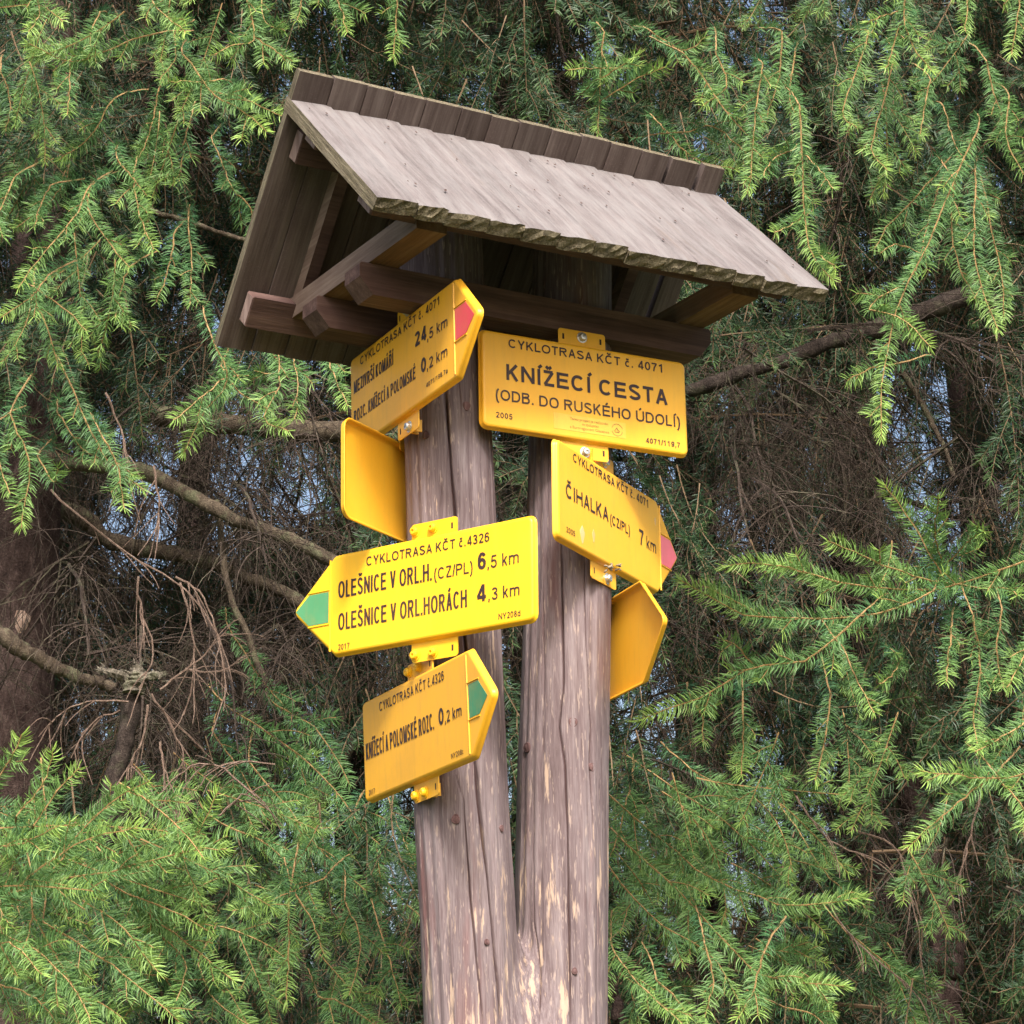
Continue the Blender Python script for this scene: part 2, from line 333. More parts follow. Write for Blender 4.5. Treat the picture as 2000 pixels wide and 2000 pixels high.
ADV = dict(A=.93, B=.93, C=1.0, D=1.0, E=.93, G=1.09, H=1.0, I=.39, J=.7, K=.93, L=.78, M=1.16, N=1.0, O=1.09, P=.93, R=1.0, S=.93, T=.85, U=1.0, V=.93, Y=.93, Z=.85)
ADV.update({c: .78 for c in '0123456789'}); ADV.update({'.': .39, ',': .39, '(': .46, ')': .46, '/': .39, ' ': .39, 'c': .70, 'k': .70, 'm': 1.16, 'd': .78, 'a': .78})
BASE = {'Č': ('C', 'v'), 'Í': ('I', '/'), 'Ž': ('Z', 'v'), 'Š': ('S', 'v'), 'Á': ('A', '/'), 'É': ('E', '/'), 'Ú': ('U', '/'), 'Ř': ('R', 'v'), 'č': ('c', 'v')}
def glyph(ch, hx, hy):
    """strokes in cap-height units; hx, hy half stroke width in x and y units; returns list of (points)"""
    acc = None
    if ch in BASE: ch, acc = BASE[ch]
    W = ADV[ch] - .16; S = []
    rx, ry = W/2 - hx, .5 - hy
    if ch == 'A': S = [[(hx*.9, 0), (W/2, 1-hy*.3)], [(W/2, 1-hy*.3), (W-hx*.9, 0)], [(W*.2, .33), (W*.8, .33)]]
    elif ch == 'B': S = [[(hx, 0), (hx, 1)], [(hx, 1-hy)] + ell(W*.55, .77, W*.40-hx, .23-hy, 90, -90, 12) + [(hx, .54)], [(hx, .54)] + ell(W*.56, .27+hy*.5, W*.44-hx, .27-hy*.5, 90, -90, 12) + [(hx, hy)]]
    elif ch == 'C': S = [ell(W/2, .5, rx, ry, 42, 318, 26)]
    elif ch == 'D': S = [[(hx, 0), (hx, 1)], [(hx, 1-hy)] + ell(W*.42, .5, W*.58-hx, ry, 90, -90, 20) + [(hx, hy)]]
    elif ch == 'E': S = [[(hx, 0), (hx, 1)], [(hx, 1-hy), (W*.97, 1-hy)], [(hx, .52), (W*.90, .52)], [(hx, hy), (W, hy)]]
    elif ch == 'G': S = [ell(W/2, .5, rx, ry, 48, 330, 26), [(W-hx, .22), (W-hx, .46), (W*.55, .46)]]
    elif ch == 'H': S = [[(hx, 0), (hx, 1)], [(W-hx, 0), (W-hx, 1)], [(hx, .53), (W-hx, .53)]]
    elif ch == 'I': S = [[(W/2, 0), (W/2, 1)]]
    elif ch == 'K': S = [[(hx, 0), (hx, 1)], [(hx, .36), (W-hx*1.3, 1)], [(W*.36, .58), (W-hx*1.1, 0)]]
    elif ch == 'L': S = [[(hx, 0), (hx, 1)], [(hx, hy), (W, hy)]]
    elif ch == 'M': S = [[(hx, 0), (hx, 1)], [(hx, 1), (W/2, 0.02), ], [(W/2, .02), (W-hx, 1)], [(W-hx, 1), (W-hx, 0)]]
    elif ch == 'N': S = [[(hx, 0), (hx, 1)], [(hx, .97), (W-hx, .03)], [(W-hx, 0), (W-hx, 1)]]
    elif ch == 'O': S = [ell(W/2, .5, rx, ry, 0, 360, 34)]
    elif ch == 'P': S = [[(hx, 0), (hx, 1)], [(hx, 1-hy)] + ell(W*.55, .72, W*.45-hx, .28-hy, 90, -90, 14) + [(hx, .44+hy)]]
    elif ch == 'R': S = [[(hx, 0), (hx, 1)], [(hx, 1-hy)] + ell(W*.52, .73, W*.42-hx, .27-hy, 90, -90, 14) + [(hx, .46+hy)], [(W*.50, .48), (W-hx*1.1, 0)]]
    elif ch == 'S': S = [ell(W/2, .74, rx*.95, .26-hy, 20, 200, 14, 2.1)[:] + [(W*.16+hx*.4, .62)] + [(W*.5, .51), (W*.82-hx*.3, .40)] + ell(W/2, .27, rx, .27-hy, 10, -165, 14, 2.1)]
    elif ch == 'T': S = [[(W/2, 0), (W/2, 1-hy)], [(0, 1-hy), (W, 1-hy)]]
    elif ch == 'U': S = [[(hx, 1)] + ell(W/2, .36, rx, .36-hy, 180, 360, 18) + [(W-hx, 1)]]
    elif ch == 'V': S = [[(hx*.9, 1), (W/2, 0+hy*.3)], [(W/2, hy*.3), (W-hx*.9, 1)]]
    elif ch == 'Y': S = [[(hx*.9, 1), (W/2, .43)], [(W/2, .43), (W-hx*.9, 1)], [(W/2, 0), (W/2, .46)]]
    elif ch == 'Z': S = [[(W*.04, 1-hy), (W-hx, 1-hy)], [(W-hx, 1-hy), (hx, hy)], [(hx*.8, hy), (W, hy)]]
    elif ch == '0': S = [ell(W/2, .5, rx, ry, 0, 360, 30, 2.0)]
    elif ch == '1': S = [[(W*.56, 0), (W*.56, 1)], [(W*.56, .93), (W*.12, .72)]]
    elif ch == '2': S = [ell(W/2, .72, rx, .28-hy, 165, -30, 16, 2.1) + [(W*.5, .33), (hx*1.2, hy)], [(hx*.6, hy), (W, hy)]]
    elif ch == '3': S = [ell(W*.48, .755, rx*.92, .245-hy, 160, -70, 14, 2.1) + [(W*.38, .53)], [(W*.38, .53)] + ell(W*.5, .28, rx, .28-hy, 75, -165, 16, 2.1)]
    elif ch == '4': S = [[(W*.72, 0), (W*.72, 1)], [(W*.70, .97), (hx, .30)], [(hx*.4, .26), (W, .26)]]
    elif ch == '5': S = [[(W*.92, 1-hy), (W*.2, 1-hy)], [(W*.2+hx*.4, 1-hy), (W*.11+hx*.4, .47)], ell(W*.48, .33, W*.52-hx, .33-hy, 140, -165, 20, 2.1)]
    elif ch == '6': S = [ell(W*.5, .33, rx, .33-hy, 0, 360, 24, 2.1), ell(W*.54, .5, W*.54-hx, ry, 40, 185, 16, 2.1)]
    elif ch == '7': S = [[(0, 1-hy), (W-hx*.5, 1-hy)], [(W-hx, 1-hy), (W*.5, .45), (W*.35, 0)]]
    elif ch == '8': S = [ell(W/2, .76, rx*.88, .24-hy, 0, 360, 22, 2.0), ell(W/2, .28, rx, .28-hy*.9, 0, 360, 24, 2.0)]
    elif ch == '9': S = [ell(W*.5, .67, rx, .33-hy, 0, 360, 24, 2.1), ell(W*.46, .5, W*.54-hx, ry, 5, -140, 16, 2.1)]
    elif ch == '.': S = [[(W/2, 0), (W/2, hy*2.2)]]
    elif ch == ',': S = [[(W/2, hy*2.2), (W/2, hy*.2), (W*.35, -hy*1.8)]]
    elif ch == '(': S = [[(W-hx*.3, 1.02), (W*.42, .82), (W*.2, .36), (W*.42, -.08), (W-hx*.3, -.28)]]
    elif ch == ')': S = [[(hx*.3, 1.02), (W*.58, .82), (W*.8, .36), (W*.58, -.08), (hx*.3, -.28)]]
    elif ch == '/': S = [[(0, -.02), (W, 1.02)]]
    elif ch == 'c': S = [ell(W/2, .36, rx, .36-hy, 45, 315, 20)]
    elif ch == 'k': S = [[(hx, 0), (hx, 1)], [(hx, .26), (W-hx*1.2, .72)], [(W*.40, .44), (W-hx, 0)]]
    elif ch == 'm': S = [[(hx, 0), (hx, .72)], [(hx, .48)] + ell(W*.28+hx*.5, .52, W*.22, .2-hy, 180, 0, 10) + [(W/2, 0)], [(W/2, .48)] + ell(W*.72, .52, W*.24-hx*.3, .2-hy, 180, 0, 10) + [(W-hx, 0)]]
    elif ch == 'd': S = [[(W-hx, 0), (W-hx, 1)], ell(W*.5, .36, rx, .36-hy, 0, 360, 20)]
    elif ch == 'a': S = [[(W-hx, 0), (W-hx, .52)] + ell(W*.5, .5, rx*.98, .22-hy, 15, 165, 10), ell(W*.46, .2, W*.46-hx, .2-hy*.6, 0, 360, 16)]
    top = .72 if ch == 'c' else 1.0
    if acc == 'v': S += [[(W*.26, top+.25), (W/2, top+.09)], [(W/2, top+.09), (W*.74, top+.25)]]
    if acc == '/': S += [[(W*.42, top+.07), (W*.42+.2, top+.26)]]
    return S, W

def ribbon(P, hw, z):
    P = np.array(P, float); n = len(P); closed = np.linalg.norm(P[0]-P[-1]) < 1e-6 and n > 3
    d = np.diff(P, axis=0); d /= np.linalg.norm(d, axis=1)[:, None] + 1e-12
    nn = np.stack([-d[:, 1], d[:, 0]], 1)
    V = []; F = []
    for i in range(n):
        if closed: a, b = nn[(i-1) % (n-1)], nn[i % (n-1)]
        else: a, b = nn[max(i-1, 0)], nn[min(i, n-2)]
        mv = a + b; L = np.linalg.norm(mv); mv = mv / (L + 1e-9); k = min(1/(max(mv @ b, .5)), 1.6)
        for s in (1, -1): V.append((*(P[i] + mv*hw*k*s), z))
    for i in range(n-1): F.append((2*i, 2*i+1, 2*i+3, 2*i+2))
    return V, F

def text_mesh(s, x0, y0, cap, x1, hw, fit=True, sx=1.0, wt=1.12):
    """Text whose ink spans x0..x1 on baseline y0 with the given cap height; hw = half stroke width in metres."""
    hw *= wt
    natural = sum(ADV[BASE.get(c, (c,))[0]] for c in s) - .16
    k = (x1-x0)/natural if fit else cap*sx
    parts = []; x = x0; zi = 0
    for c in s:
        if c != ' ':
            S, W = glyph(c, hw/k, hw/cap)   # stroke ends stay inside the cap height
            for st in S:
                zi += 1
                V, F = ribbon([(x+p[0]*k, y0+p[1]*cap) for p in st], hw, (zi % 5)*.00006)
                parts.append((V, F))
        x += ADV[BASE.get(c, (c,))[0]]*k
    return join(parts)

# ---------------------------------------------------------------- ground and sky-side setting
def ground():
    m, nt, b = mat('forest_floor'); tc = N(nt, 'ShaderNodeTexCoord')
    v = noise(nt, tc.outputs['Object'], 3, 8, .7)
    nt.links.new(ramp(nt, v, [(.35, (.05, .035, .02)), (.5, (.06, .075, .025)), (.65, (.09, .12, .035))]).outputs[0], b.inputs['Base Color'])
    b.inputs['Roughness'].default_value = 1; bump(nt, b, v, 1, .05)
    n = 60; V = []; F = []
    xs = np.sinh(np.linspace(-5, 5, n)) / np.sinh(5) * 300
    for y in xs:
        for x in xs:
            h = .05*sin(x*.9)*cos(y*.7) + .03*sin(x*2.3+1)*sin(y*1.9)
            V.append((x, y + 4, h*min(1, 8/(1+abs(x)+abs(y))) - .04))
    for j in range(n-1):
        for i in range(n-1): F.append((j*n+i, j*n+i+1, (j+1)*n+i+1, (j+1)*n+i))
    obj('ground', mesh_from('ground', V, F, m, True), kind='structure')
ground()

# ---------------------------------------------------------------- the forked post
Z0 = 1.6
def lerp_tab(z, tab):
    zs = [t[0] for t in tab]; return np.interp(z, zs, [t[1] for t in tab])
LX = [(-1.65, -.055), (.0, -.085), (.38, -.0985), (.61, -.104), (.76, -.1105), (1.32, -.1215), (1.45, -.1235), (2.1, -.137)]
LY = [(-1.65, 4.745), (.38, 4.717), (1.3, 4.70), (2.1, 4.695)]
RX_ = [(-1.65, .03), (.0, .054), (.38, .066), (.615, .076), (.877, .087), (1.189, .1055), (1.296, .1125), (2.1, .145)]
RY_ = [(-1.65, 4.775), (.38, 4.802), (1.3, 4.82), (2.1, 4.825)]
RAD = [(-1.65, .125), (0, .096), (.38, .0905), (.8, .0895), (1.3, .0875), (1.5, .086), (2.1, .083)]
CR_L = [([(869, 758), (880, 900), (892, 1031), (910, 1260), (928, 1477), (955, 1740), (981, 2000)], .0052, .014),
        ([(905, 1574), (912, 1650), (918, 1742), (931, 1880), (944, 2000)], .0030, .009),
        ([(896, 735), (901, 800)], .0022, .006), ([(845, 1100), (850, 1330)], .0016, .005), ([(885, 1500), (905, 1560), (907, 1590)], .0018, .005)]
CR_R = [([(1096, 1060), (1099, 1203), (1101, 1342), (1092, 1420), (1104, 1493), (1110, 1680), (1115, 2000)], .0034, .011),
        ([(1141, 1097), (1144, 1265), (1154, 1420), (1151, 1493), (1157, 1600)], .0022, .007),
        ([(1039, 1555), (1042, 1804), (1056, 1897), (1062, 2000)], .0026, .008), ([(1012, 1822), (1018, 1900), (1026, 2000)], .0024, .008), ([(1060, 1130), (1062, 1350)], .0014, .005)]
def axis_of(side, zc):
    X, Y = (LX, LY) if side == 'L' else (RX_, RY_)
    return lerp_tab(zc, X), lerp_tab(zc, Y)
def on_post(side, px, py):
    """(angle, z) on the post's camera side seen through a full-frame pixel"""
    y0 = 4.70 if side == 'L' else 4.82
    for _ in range(3):
        p = at(px, py, y0 - .07, True); zc = p[2] - Z0
        cx, cy = axis_of(side, zc); r = lerp_tab(zc, RAD)
        s = np.clip((p[0]-cx)/r, -.97, .97); y0 = cy + .07 - r*math.sqrt(1-s*s)
    return -pi/2 + math.asin(s), zc
def build_post():
    parts = []; cracks_all = []
    zs = np.concatenate([np.linspace(-1.65, .28, 12)[:-1], np.arange(.28, 1.72, .0075), np.linspace(1.72, 2.04, 12)])
    th = np.concatenate([np.linspace(-pi, 0, 250)[:-1], np.linspace(0, pi, 50)[:-1]])
    for side, cracks in (('L', CR_L), ('R', CR_R)):
        ZZ, TH = np.meshgrid(zs, th, indexing='ij')
        cx, cy = axis_of(side, ZZ); ox, oy = axis_of('R' if side == 'L' else 'L', ZZ)
        r = lerp_tab(ZZ, RAD); ph = 0 if side == 'L' else 2.1
        r = r * (1 + .018*np.sin(2*TH+ph+ZZ*1.3) + .012*np.sin(3*TH - ZZ*2.1+ph) + .006*np.sin(7*TH+3*ph+ZZ*1.1) + .006*np.sin(ZZ*6.0+ph+TH))
        r += .0012*np.sin(23*TH+ZZ*2+ph*3) * (np.sin(5*TH+ZZ) > -.3)
        dx, dy = ox-cx, oy-cy; D = np.hypot(dx, dy); ux, uy = dx/D, dy/D
        k = np.clip((.60-ZZ)/.24, 0, 1)**.9*.125 + .0001
        R0 = r.copy(); ro = lerp_tab(ZZ, RAD)
        cth, sth = np.cos(TH), np.sin(TH)
        best = np.full(r.shape, .02)
        for f in np.linspace(.6, 2.2, 110):
            t = R0*f; X = t*cth; Y = t*sth
            d1 = t - R0; d2 = np.hypot(X-dx, Y-dy) - ro
            h = np.clip(.5+.5*(d2-d1)/k, 0, 1); d = d2*(1-h)+d1*h - k*h*(1-h)
            ok = (d <= 0) & (X*ux+Y*uy <= D/2+.002)
            best = np.where(ok, t, best)
        r = np.where(k > .001, best, R0)
        cr = np.zeros_like(r)
        for pts, w, dep in cracks:
            ab = [on_post(side, *q) for q in pts]; ab.sort(key=lambda q: q[1])
            za = np.array([q[1] for q in ab]); aa = np.array([q[0] for q in ab])
            a = np.interp(ZZ, za, aa) + .003*np.sin(ZZ*23+w*900) + .003*np.sin(ZZ*61)
            fade = np.clip((ZZ-za[0]+.02)/.06, 0, 1)*np.clip((za[-1]+.02-ZZ)/.06, 0, 1) if za[0] > .33 else np.clip((za[-1]+.02-ZZ)/.06, 0, 1)
            ww = w*(.6+.4*np.sin(ZZ*11+w*500)**2)
            g = np.exp(-((TH-a)*r/(ww*.55))**2)*fade
            r = r - dep*g*.8; cr = np.maximum(cr, g)
        V = np.stack([cx+r*cth, cy+r*sth, ZZ+Z0], -1).reshape(-1, 3)
        nz, nt = ZZ.shape
        I = np.arange(nz*nt).reshape(nz, nt); J = np.roll(I, -1, 1)
        F = np.stack([I[:-1], J[:-1], J[1:], I[1:]], -1).reshape(-1, 4)
        parts.append((V, F, cr.ravel(), [tuple(I[-1])]))
    V = np.vstack([p[0] for p in parts]); n0 = len(parts[0][0])
    F = [tuple(q) for q in parts[0][1].tolist()] + parts[0][3] + [tuple(q) for q in (parts[1][1]+n0).tolist()] + [tuple(np.array(parts[1][3][0])+n0)]
    base = np.array([0, 4.76, 0.])
    me = mesh_from('forked_log_post', V-base, F, M['post'], True, attrs={'crack': np.concatenate([parts[0][2], parts[1][2]])})
    root = obj('forked_log_post', me, loc=base, label='mauve brown forked log post with peeling stain carrying the yellow signs', cat='post')
    for side, px, py, r in (('L', 911, 793, .0085), ('L', 832, 849, .0075), ('L', 941, 851, .0065), ('L', 890, 1600, .0085), ('L', 979, 1618, .006), ('R', 1119, 1411, .009), ('R', 1156, 1498, .0075), ('R', 1029, 1460, .009), ('L', 951, 1840, .005), ('R', 1122, 1897, .006)):
        a, zc = on_post(side, px, py); cx, cy = axis_of(side, zc); rr = lerp_tab(zc, RAD)
        n = Vector((cos(a), sin(a), 0)); t = Vector((-sin(a), cos(a), 0)); up = Vector((0, 0, 1))
        Vk = []; Fk = []; m_ = 14
        for rad, h in ((1.0, -.006), (1.0, .0012), (.86, .0022), (.72, .0008), (.6, .0016), (.0, .0018)):
            for q in range(m_):
                b = 2*pi*q/m_; e = 1.15 if abs(sin(b)) > .5 else 1
                wob = 1+.08*sin(3*b+px)
                Vk.append(n*h + t*cos(b)*rad*r*wob + up*sin(b)*rad*r*e*wob)
        for i in range(5):
            for q in range(m_): Fk.append((i*m_+q, i*m_+(q+1) % m_, (i+1)*m_+(q+1) % m_, (i+1)*m_+q))
        k = obj('knot', mesh_from('knot', Vk, Fk, M['knot'], True), root)
        k.location = Vector((float(cx), float(cy), zc+Z0)) - Vector(base) + n*float(rr*1.004)
    return root
post = build_post()

# ---------------------------------------------------------------- little shingled roof
RW = .5444; RO = np.array([-.426, 4.4903, 2.1924+Z0]); RL = 1.041
FD = np.array([-.3765, -.3628]); FS = np.linalg.norm(FD); FD /= FS; FN = np.array([FD[1], -FD[0]])   # FN points down / inward
BD = np.array([.3443, -.3998]); BS = np.linalg.norm(BD); BD /= BS; BN = np.array([BD[1], -BD[0]])
if FN[1] > 0: FN = -FN
if BN[0] > 0: BN = -BN          # inward (towards the camera side)
def build_roof():
    root = bpy.data.objects.new('post_roof', None); root.location = RO; root.rotation_euler = (0, 0, RW)
    root.empty_display_size = .1
    tag(root, 'little gabled plank roof, weathered grey in front, on top of the forked post', 'roof'); link(root)
    rg = np.random.default_rng(3)
    def plank(name, x0, x1, s0, s1, D, Nn, off, tilt, th, mats, ragged, side=2):
        """plank running along slope direction D; surface at `off` along inward normal; its mesh is local: x across, y along, z outward"""
        na, nl = 7, 14; w = x1-x0
        V = []; F = []; mi = []
        endj = rg.normal(0, 1, na); endj = np.convolve(endj, [.3, .4, .3], 'same')
        L = s1-s0
        for lay in (0, 1):
            for j in range(nl):
                for i in range(na):
                    u = i/(na-1); v = j/(nl-1); x = w*u; y = L*v
                    if j == nl-1: y += ragged*endj[i]*(1 if lay == 0 else .6) + (rg.normal(0, .25)*ragged if ragged else 0)
                    edge = .0012 if (i in (0, na-1)) else 0
                    z = tilt*(u-.5) - edge*(lay == 0) + .0006*sin(v*9+x0*50) - (th if lay else 0) + (edge if lay else 0)
                    if ragged and j == nl-1: z -= (.0025*abs(endj[i])) if lay == 0 else 0
                    V.append((x, y, z))
        idx = lambda l, j, i: l*nl*na + j*na + i
        for j in range(nl-1):
            for i in range(na-1):
                F.append((idx(0,j,i), idx(0,j,i+1), idx(0,j+1,i+1), idx(0,j+1,i))); mi.append(0)
                F.append((idx(1,j,i), idx(1,j+1,i), idx(1,j+1,i+1), idx(1,j,i+1))); mi.append(1)
        for j in range(nl-1):
            for i, fl in ((0, False), (na-1, True)):
                q = (idx(0,j,i), idx(0,j+1,i), idx(1,j+1,i), idx(1,j,i)); F.append(q[::-1] if fl else q); mi.append(side)
        # bottom end: intermediate rough row
        base_n = len(V)
        rows = 3
        for k in range(1, rows):
            for i in range(na):
                a = np.array(V[idx(0, nl-1, i)]); b_ = np.array(V[idx(1, nl-1, i)]); t = k/rows
                p = a*(1-t)+b_*t; p[1] += ragged*rg.normal(0, .55); V.append(tuple(p))
        def erow(k, i):
            if k == 0: return idx(0, nl-1, i)
            if k == rows: return idx(1, nl-1, i)
            return base_n + (k-1)*na + i
        for k in range(rows):
            for i in range(na-1): F.append((erow(k,i), erow(k,i+1), erow(k+1,i+1), erow(k+1,i))); mi.append(2)
        for i in range(na-1): F.append((idx(0,0,i+1), idx(0,0,i), idx(1,0,i), idx(1,0,i+1))); mi.append(2)
        me = mesh_from('roof_plank', V, F, mats, False, mi)
        # frame: x=(1,0,0), y=D, z=-Nn
        o = obj(name, me, root)
        Xa = Vector((1, 0, 0)); Ya = Vector((0, D[0], D[1])); Za = Vector((0, -Nn[0], -Nn[1]))
        if Xa.cross(Ya).dot(Za) < 0:   # mirrored frame: flip across
            Xa = -Xa; mm = Matrix((Xa, Ya, Za)).transposed(); start = x1
        else: mm = Matrix((Xa, Ya, Za)).transposed(); start = x0
        o.matrix_local = Matrix.Translation(Vector((start, D[0]*s0 + Nn[0]*off, D[1]*s0 + Nn[1]*off))) @ mm.to_4x4()
        return o
    n = 13; ed = np.linspace(0, RL, n+1); ed[1:-1] += rg.normal(0, .004, n-1)
    for i in range(n):
        plank('front_plank', ed[i]+.0006, ed[i+1]-.0006, -.002, FS+rg.normal(0, .003), FD, FN, .0022, -.0045, .0300, [M['plank_top'], M['plank_back'], M['plank_end']], .0038)
    n = 14; ed = np.linspace(0, RL*.995, n+1); ed[1:-1] += rg.normal(0, .005, n-1)
    gaps = {n-1: .010, n-2: .008}
    for i in range(n):
        g = gaps.get(i, .0012)
        plank('back_plank', ed[i]+g, ed[i+1]-.0008, -.0565+rg.normal(0, .0012), BS+.012+rg.normal(0, .003), BD, BN, -.0245+.0225, .003, .0235, [M['plank_top'], M['plank_back'], M['plank_end']], .002, side=(2 if i == 0 else 1))
    def beam(name, prof, x0, x1, m, bev=.003):
        V, F = extrude_profile(prof, x0, x1, bev)
        return obj(name, mesh_from(name, V, F, [m, M['beam_end']], False, [1 if len(f) == 4 and (k == 0 or k == len(F)-1) else 0 for k, f in enumerate(F)]), root)
    P = lambda D, Nn, s, o: (D[0]*s+Nn[0]*o, D[1]*s+Nn[1]*o)
    fi, bi = .0275, .003+.0225
    def sl(D, Nn, s0, s1, o0, o1): return [P(D, Nn, s0, o0), P(D, Nn, s1, o0), P(D, Nn, s1, o1), P(D, Nn, s0, o1)]
    bi = .0035
    # with the back planks' inner face lying on the fitted plane
    beam('eave_purlin', sl(FD, FN, .388, .458, fi+.006, .064), .03, .988, M['beam'])
    beam('eave_purlin', sl(BD, BN, .412, .478, .025, .060), .03, .985, M['beam'])
    beam('ridge_purlin', sl(BD, BN, .058, .122, .025, .062), .03, .985, M['beam'])
    beam('ridge_purlin', sl(FD, FN, .075, .135, fi+.004, .062), .03, .985, M['beam'])
    # tie beams run across, so profile is in (x,z), extruded along y: build rotated boxes
    def box(name, x0, x1, y0, y1, z0, z1, m, ch=.0):
        c = .003
        V = []
        for x, y, z in ((x0,y0,z0),(x1,y0,z0),(x1,y1,z0),(x0,y1,z0),(x0,y0,z1),(x1,y0,z1),(x1,y1,z1),(x0,y1,z1)): V.append((x, y, z))
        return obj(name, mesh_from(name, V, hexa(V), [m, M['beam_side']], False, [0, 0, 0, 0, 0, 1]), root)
    for xa, xb in ((.127, .192), (.858, .923)):
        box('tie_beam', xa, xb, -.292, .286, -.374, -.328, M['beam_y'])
        for D, Nn, sa, sb, o0, o1 in ((FD, FN, .06, .40, fi+.002, .062), (BD, BN, .05, .425, .025, .058)):
            V = []
            for s, o in ((sa, o0), (sb, o0), (sb, o1), (sa, o1)): y, z = P(D, Nn, s, o); V.append((xa+.004, y, z))
            for s, o in ((sa, o0), (sb, o0), (sb, o1), (sa, o1)): y, z = P(D, Nn, s, o); V.append((xa+.030, y, z))
            obj('rafter', mesh_from('rafter', V, [(3,2,1,0),(4,5,6,7),(0,1,5,4),(1,2,6,5),(2,3,7,6),(3,0,4,7)], [M['beam'], M['beam_side']], False, [1, 0, 0, 0, 0, 0]), root)
    def clasp(y0, y1, x0, x1, zb, zt):
        c = .034; c2 = .018
        pr = [(x0, zt-.004), (x0, zb+c), (x0+c*.85, zb), (x1-c*.85, zb), (x1, zb+c), (x1, zt-.004), (x1-.004, zt), (x0+.004, zt)]
        V = [(x, y0, z) for x, z in pr] + [(x, y1, z) for x, z in pr]; k = len(pr)
        F = [tuple(range(k)), tuple(range(k, 2*k))[::-1]] + [(i, i+k, (i+1) % k + k, (i+1) % k) for i in range(k)]
        me = mesh_from('clasping_beam', V, F, M['beam'])
        return obj('clasping_beam', me, root)
    clasp(-.100, -.036, .106, .938, -.440, -.3755)
    clasp(.100, .163, .112, .935, -.440, -.3755)
    # nails in the front slope, small dark dents, one joined piece
    parts = []
    for s in (.075, .2, .30, .42):
        for i in range(13):
            if rg.random() < .45: continue
            for q in range(1 if rg.random() < .75 else 2):
                x = (i+.2+.6*rg.random())*RL/13; ss = s+rg.normal(0, .008); r = .0022+.0016*rg.random()
                y0, z0 = P(FD, FN, ss, .0022-.0068); V = []
                for a in range(6):
                    ca, sa = cos(a*pi/3)*r, sin(a*pi/3)*r*.7
                    yy, zz = P(FD, FN, ss+ca*1.4, .0022-.0045); V.append((x+sa, yy, zz))
                yy, zz = P(FD, FN, ss, .0022-.0062); V.append((x, yy, zz))
                parts.append((V, [(a, (a+1) % 6, 6) for a in range(6)]))
    V, F = join(parts); o = obj('nail_heads', mesh_from('nail_heads', V, F, M['rust']), root, kind='stuff')
    return root
roof = build_roof()

# ---------------------------------------------------------------- signs
def outline(poly, r, inset, seg=5):
    P = np.array(poly, float); n = len(P)
    area = sum(P[i][0]*P[(i+1) % n][1]-P[(i+1) % n][0]*P[i][1] for i in range(n))
    if area < 0: P = P[::-1]
    E_ = [(P[(i+1) % n]-P[i])/np.linalg.norm(P[(i+1) % n]-P[i]) for i in range(n)]
    Nn = [np.array([-e[1], e[0]]) for e in E_]
    out = []
    rr = max(r-inset, .0006)
    for i in range(n):
        e0, e1 = E_[i-1], E_[i]; n0, n1 = Nn[i-1], Nn[i]
        # corner point of lines inset by (inset+rr)
        d = inset+rr; A = np.array([n0, n1]); b = np.array([n0 @ P[i]+d, n1 @ P[i]+d]); c = np.linalg.solve(A, b)
        a0 = math.atan2(-n0[1], -n0[0]); a1 = math.atan2(-n1[1], -n1[0])
        while a1 < a0: a1 += 2*pi
        for t in np.linspace(a0, a1, seg): out.append(c + rr*np.array([cos(t), sin(t)]))
    return np.array(out)

LB, LT, HH = .4899, .1122, .1
ARROW = [(-LB/2, -HH), (LB/2, -HH), (LB/2+LT, 0), (LB/2, HH), (-LB/2, HH)]
HUB = [(-.2330, -.1016), (.2360, -.1016), (.2360, .1016), (-.2330, .1016)]
def arrow(trim=0.0, lt=.1122, mirror=1):
    p = [(-LB/2+trim, -HH), (LB/2, -HH), (LB/2+lt, 0), (LB/2, HH), (-LB/2+trim, HH)]
    return p if mirror > 0 else [(-q[0], q[1]) for q in p][::-1]
def tray(poly, r, y0sign):
    """hollow pressed tray: front face at y=0 facing -Y (y0sign=1) or +Y (-1)"""
    lev = [(.0065, .0), (.0030, .0006), (.0010, .0024), (.0, .0048), (-.0005, .0092), (-.0026, .0104), (-.0032, .0118), (-.0022, .0128),
           (.0010, .0128), (.0022, .0092), (.0034, .0040), (.0055, .0024), (.009, .0017)]
    V = []; F = []; k = None
    for ins, dep in lev:
        o = outline(poly, r, ins); k = len(o)
        V += [(p[0], dep*y0sign, p[1]) for p in o]
    for l in range(len(lev)-1):
        for i in range(k):
            j = (i+1) % k; q = (l*k+i, l*k+j, (l+1)*k+j, (l+1)*k+i)
            F.append(q if y0sign < 0 else q[::-1])
    f = tuple(range(k)); b_ = tuple((len(lev)-1)*k+i for i in range(k))
    F.append(f if y0sign > 0 else f[::-1]); F.append(b_[::-1] if y0sign > 0 else b_)
    return V, F

def flat2(poly, z, ysign, th=.0006):
    n = len(poly); V = [(p[0], -z*ysign, p[1]) for p in poly] + [(p[0], -(z-th)*ysign, p[1]) for p in poly]
    F = [tuple(range(n)) if ysign > 0 else tuple(range(n))[::-1]] + [(i, i+n, (i+1) % n+n, (i+1) % n) for i in range(n)]
    return V, F

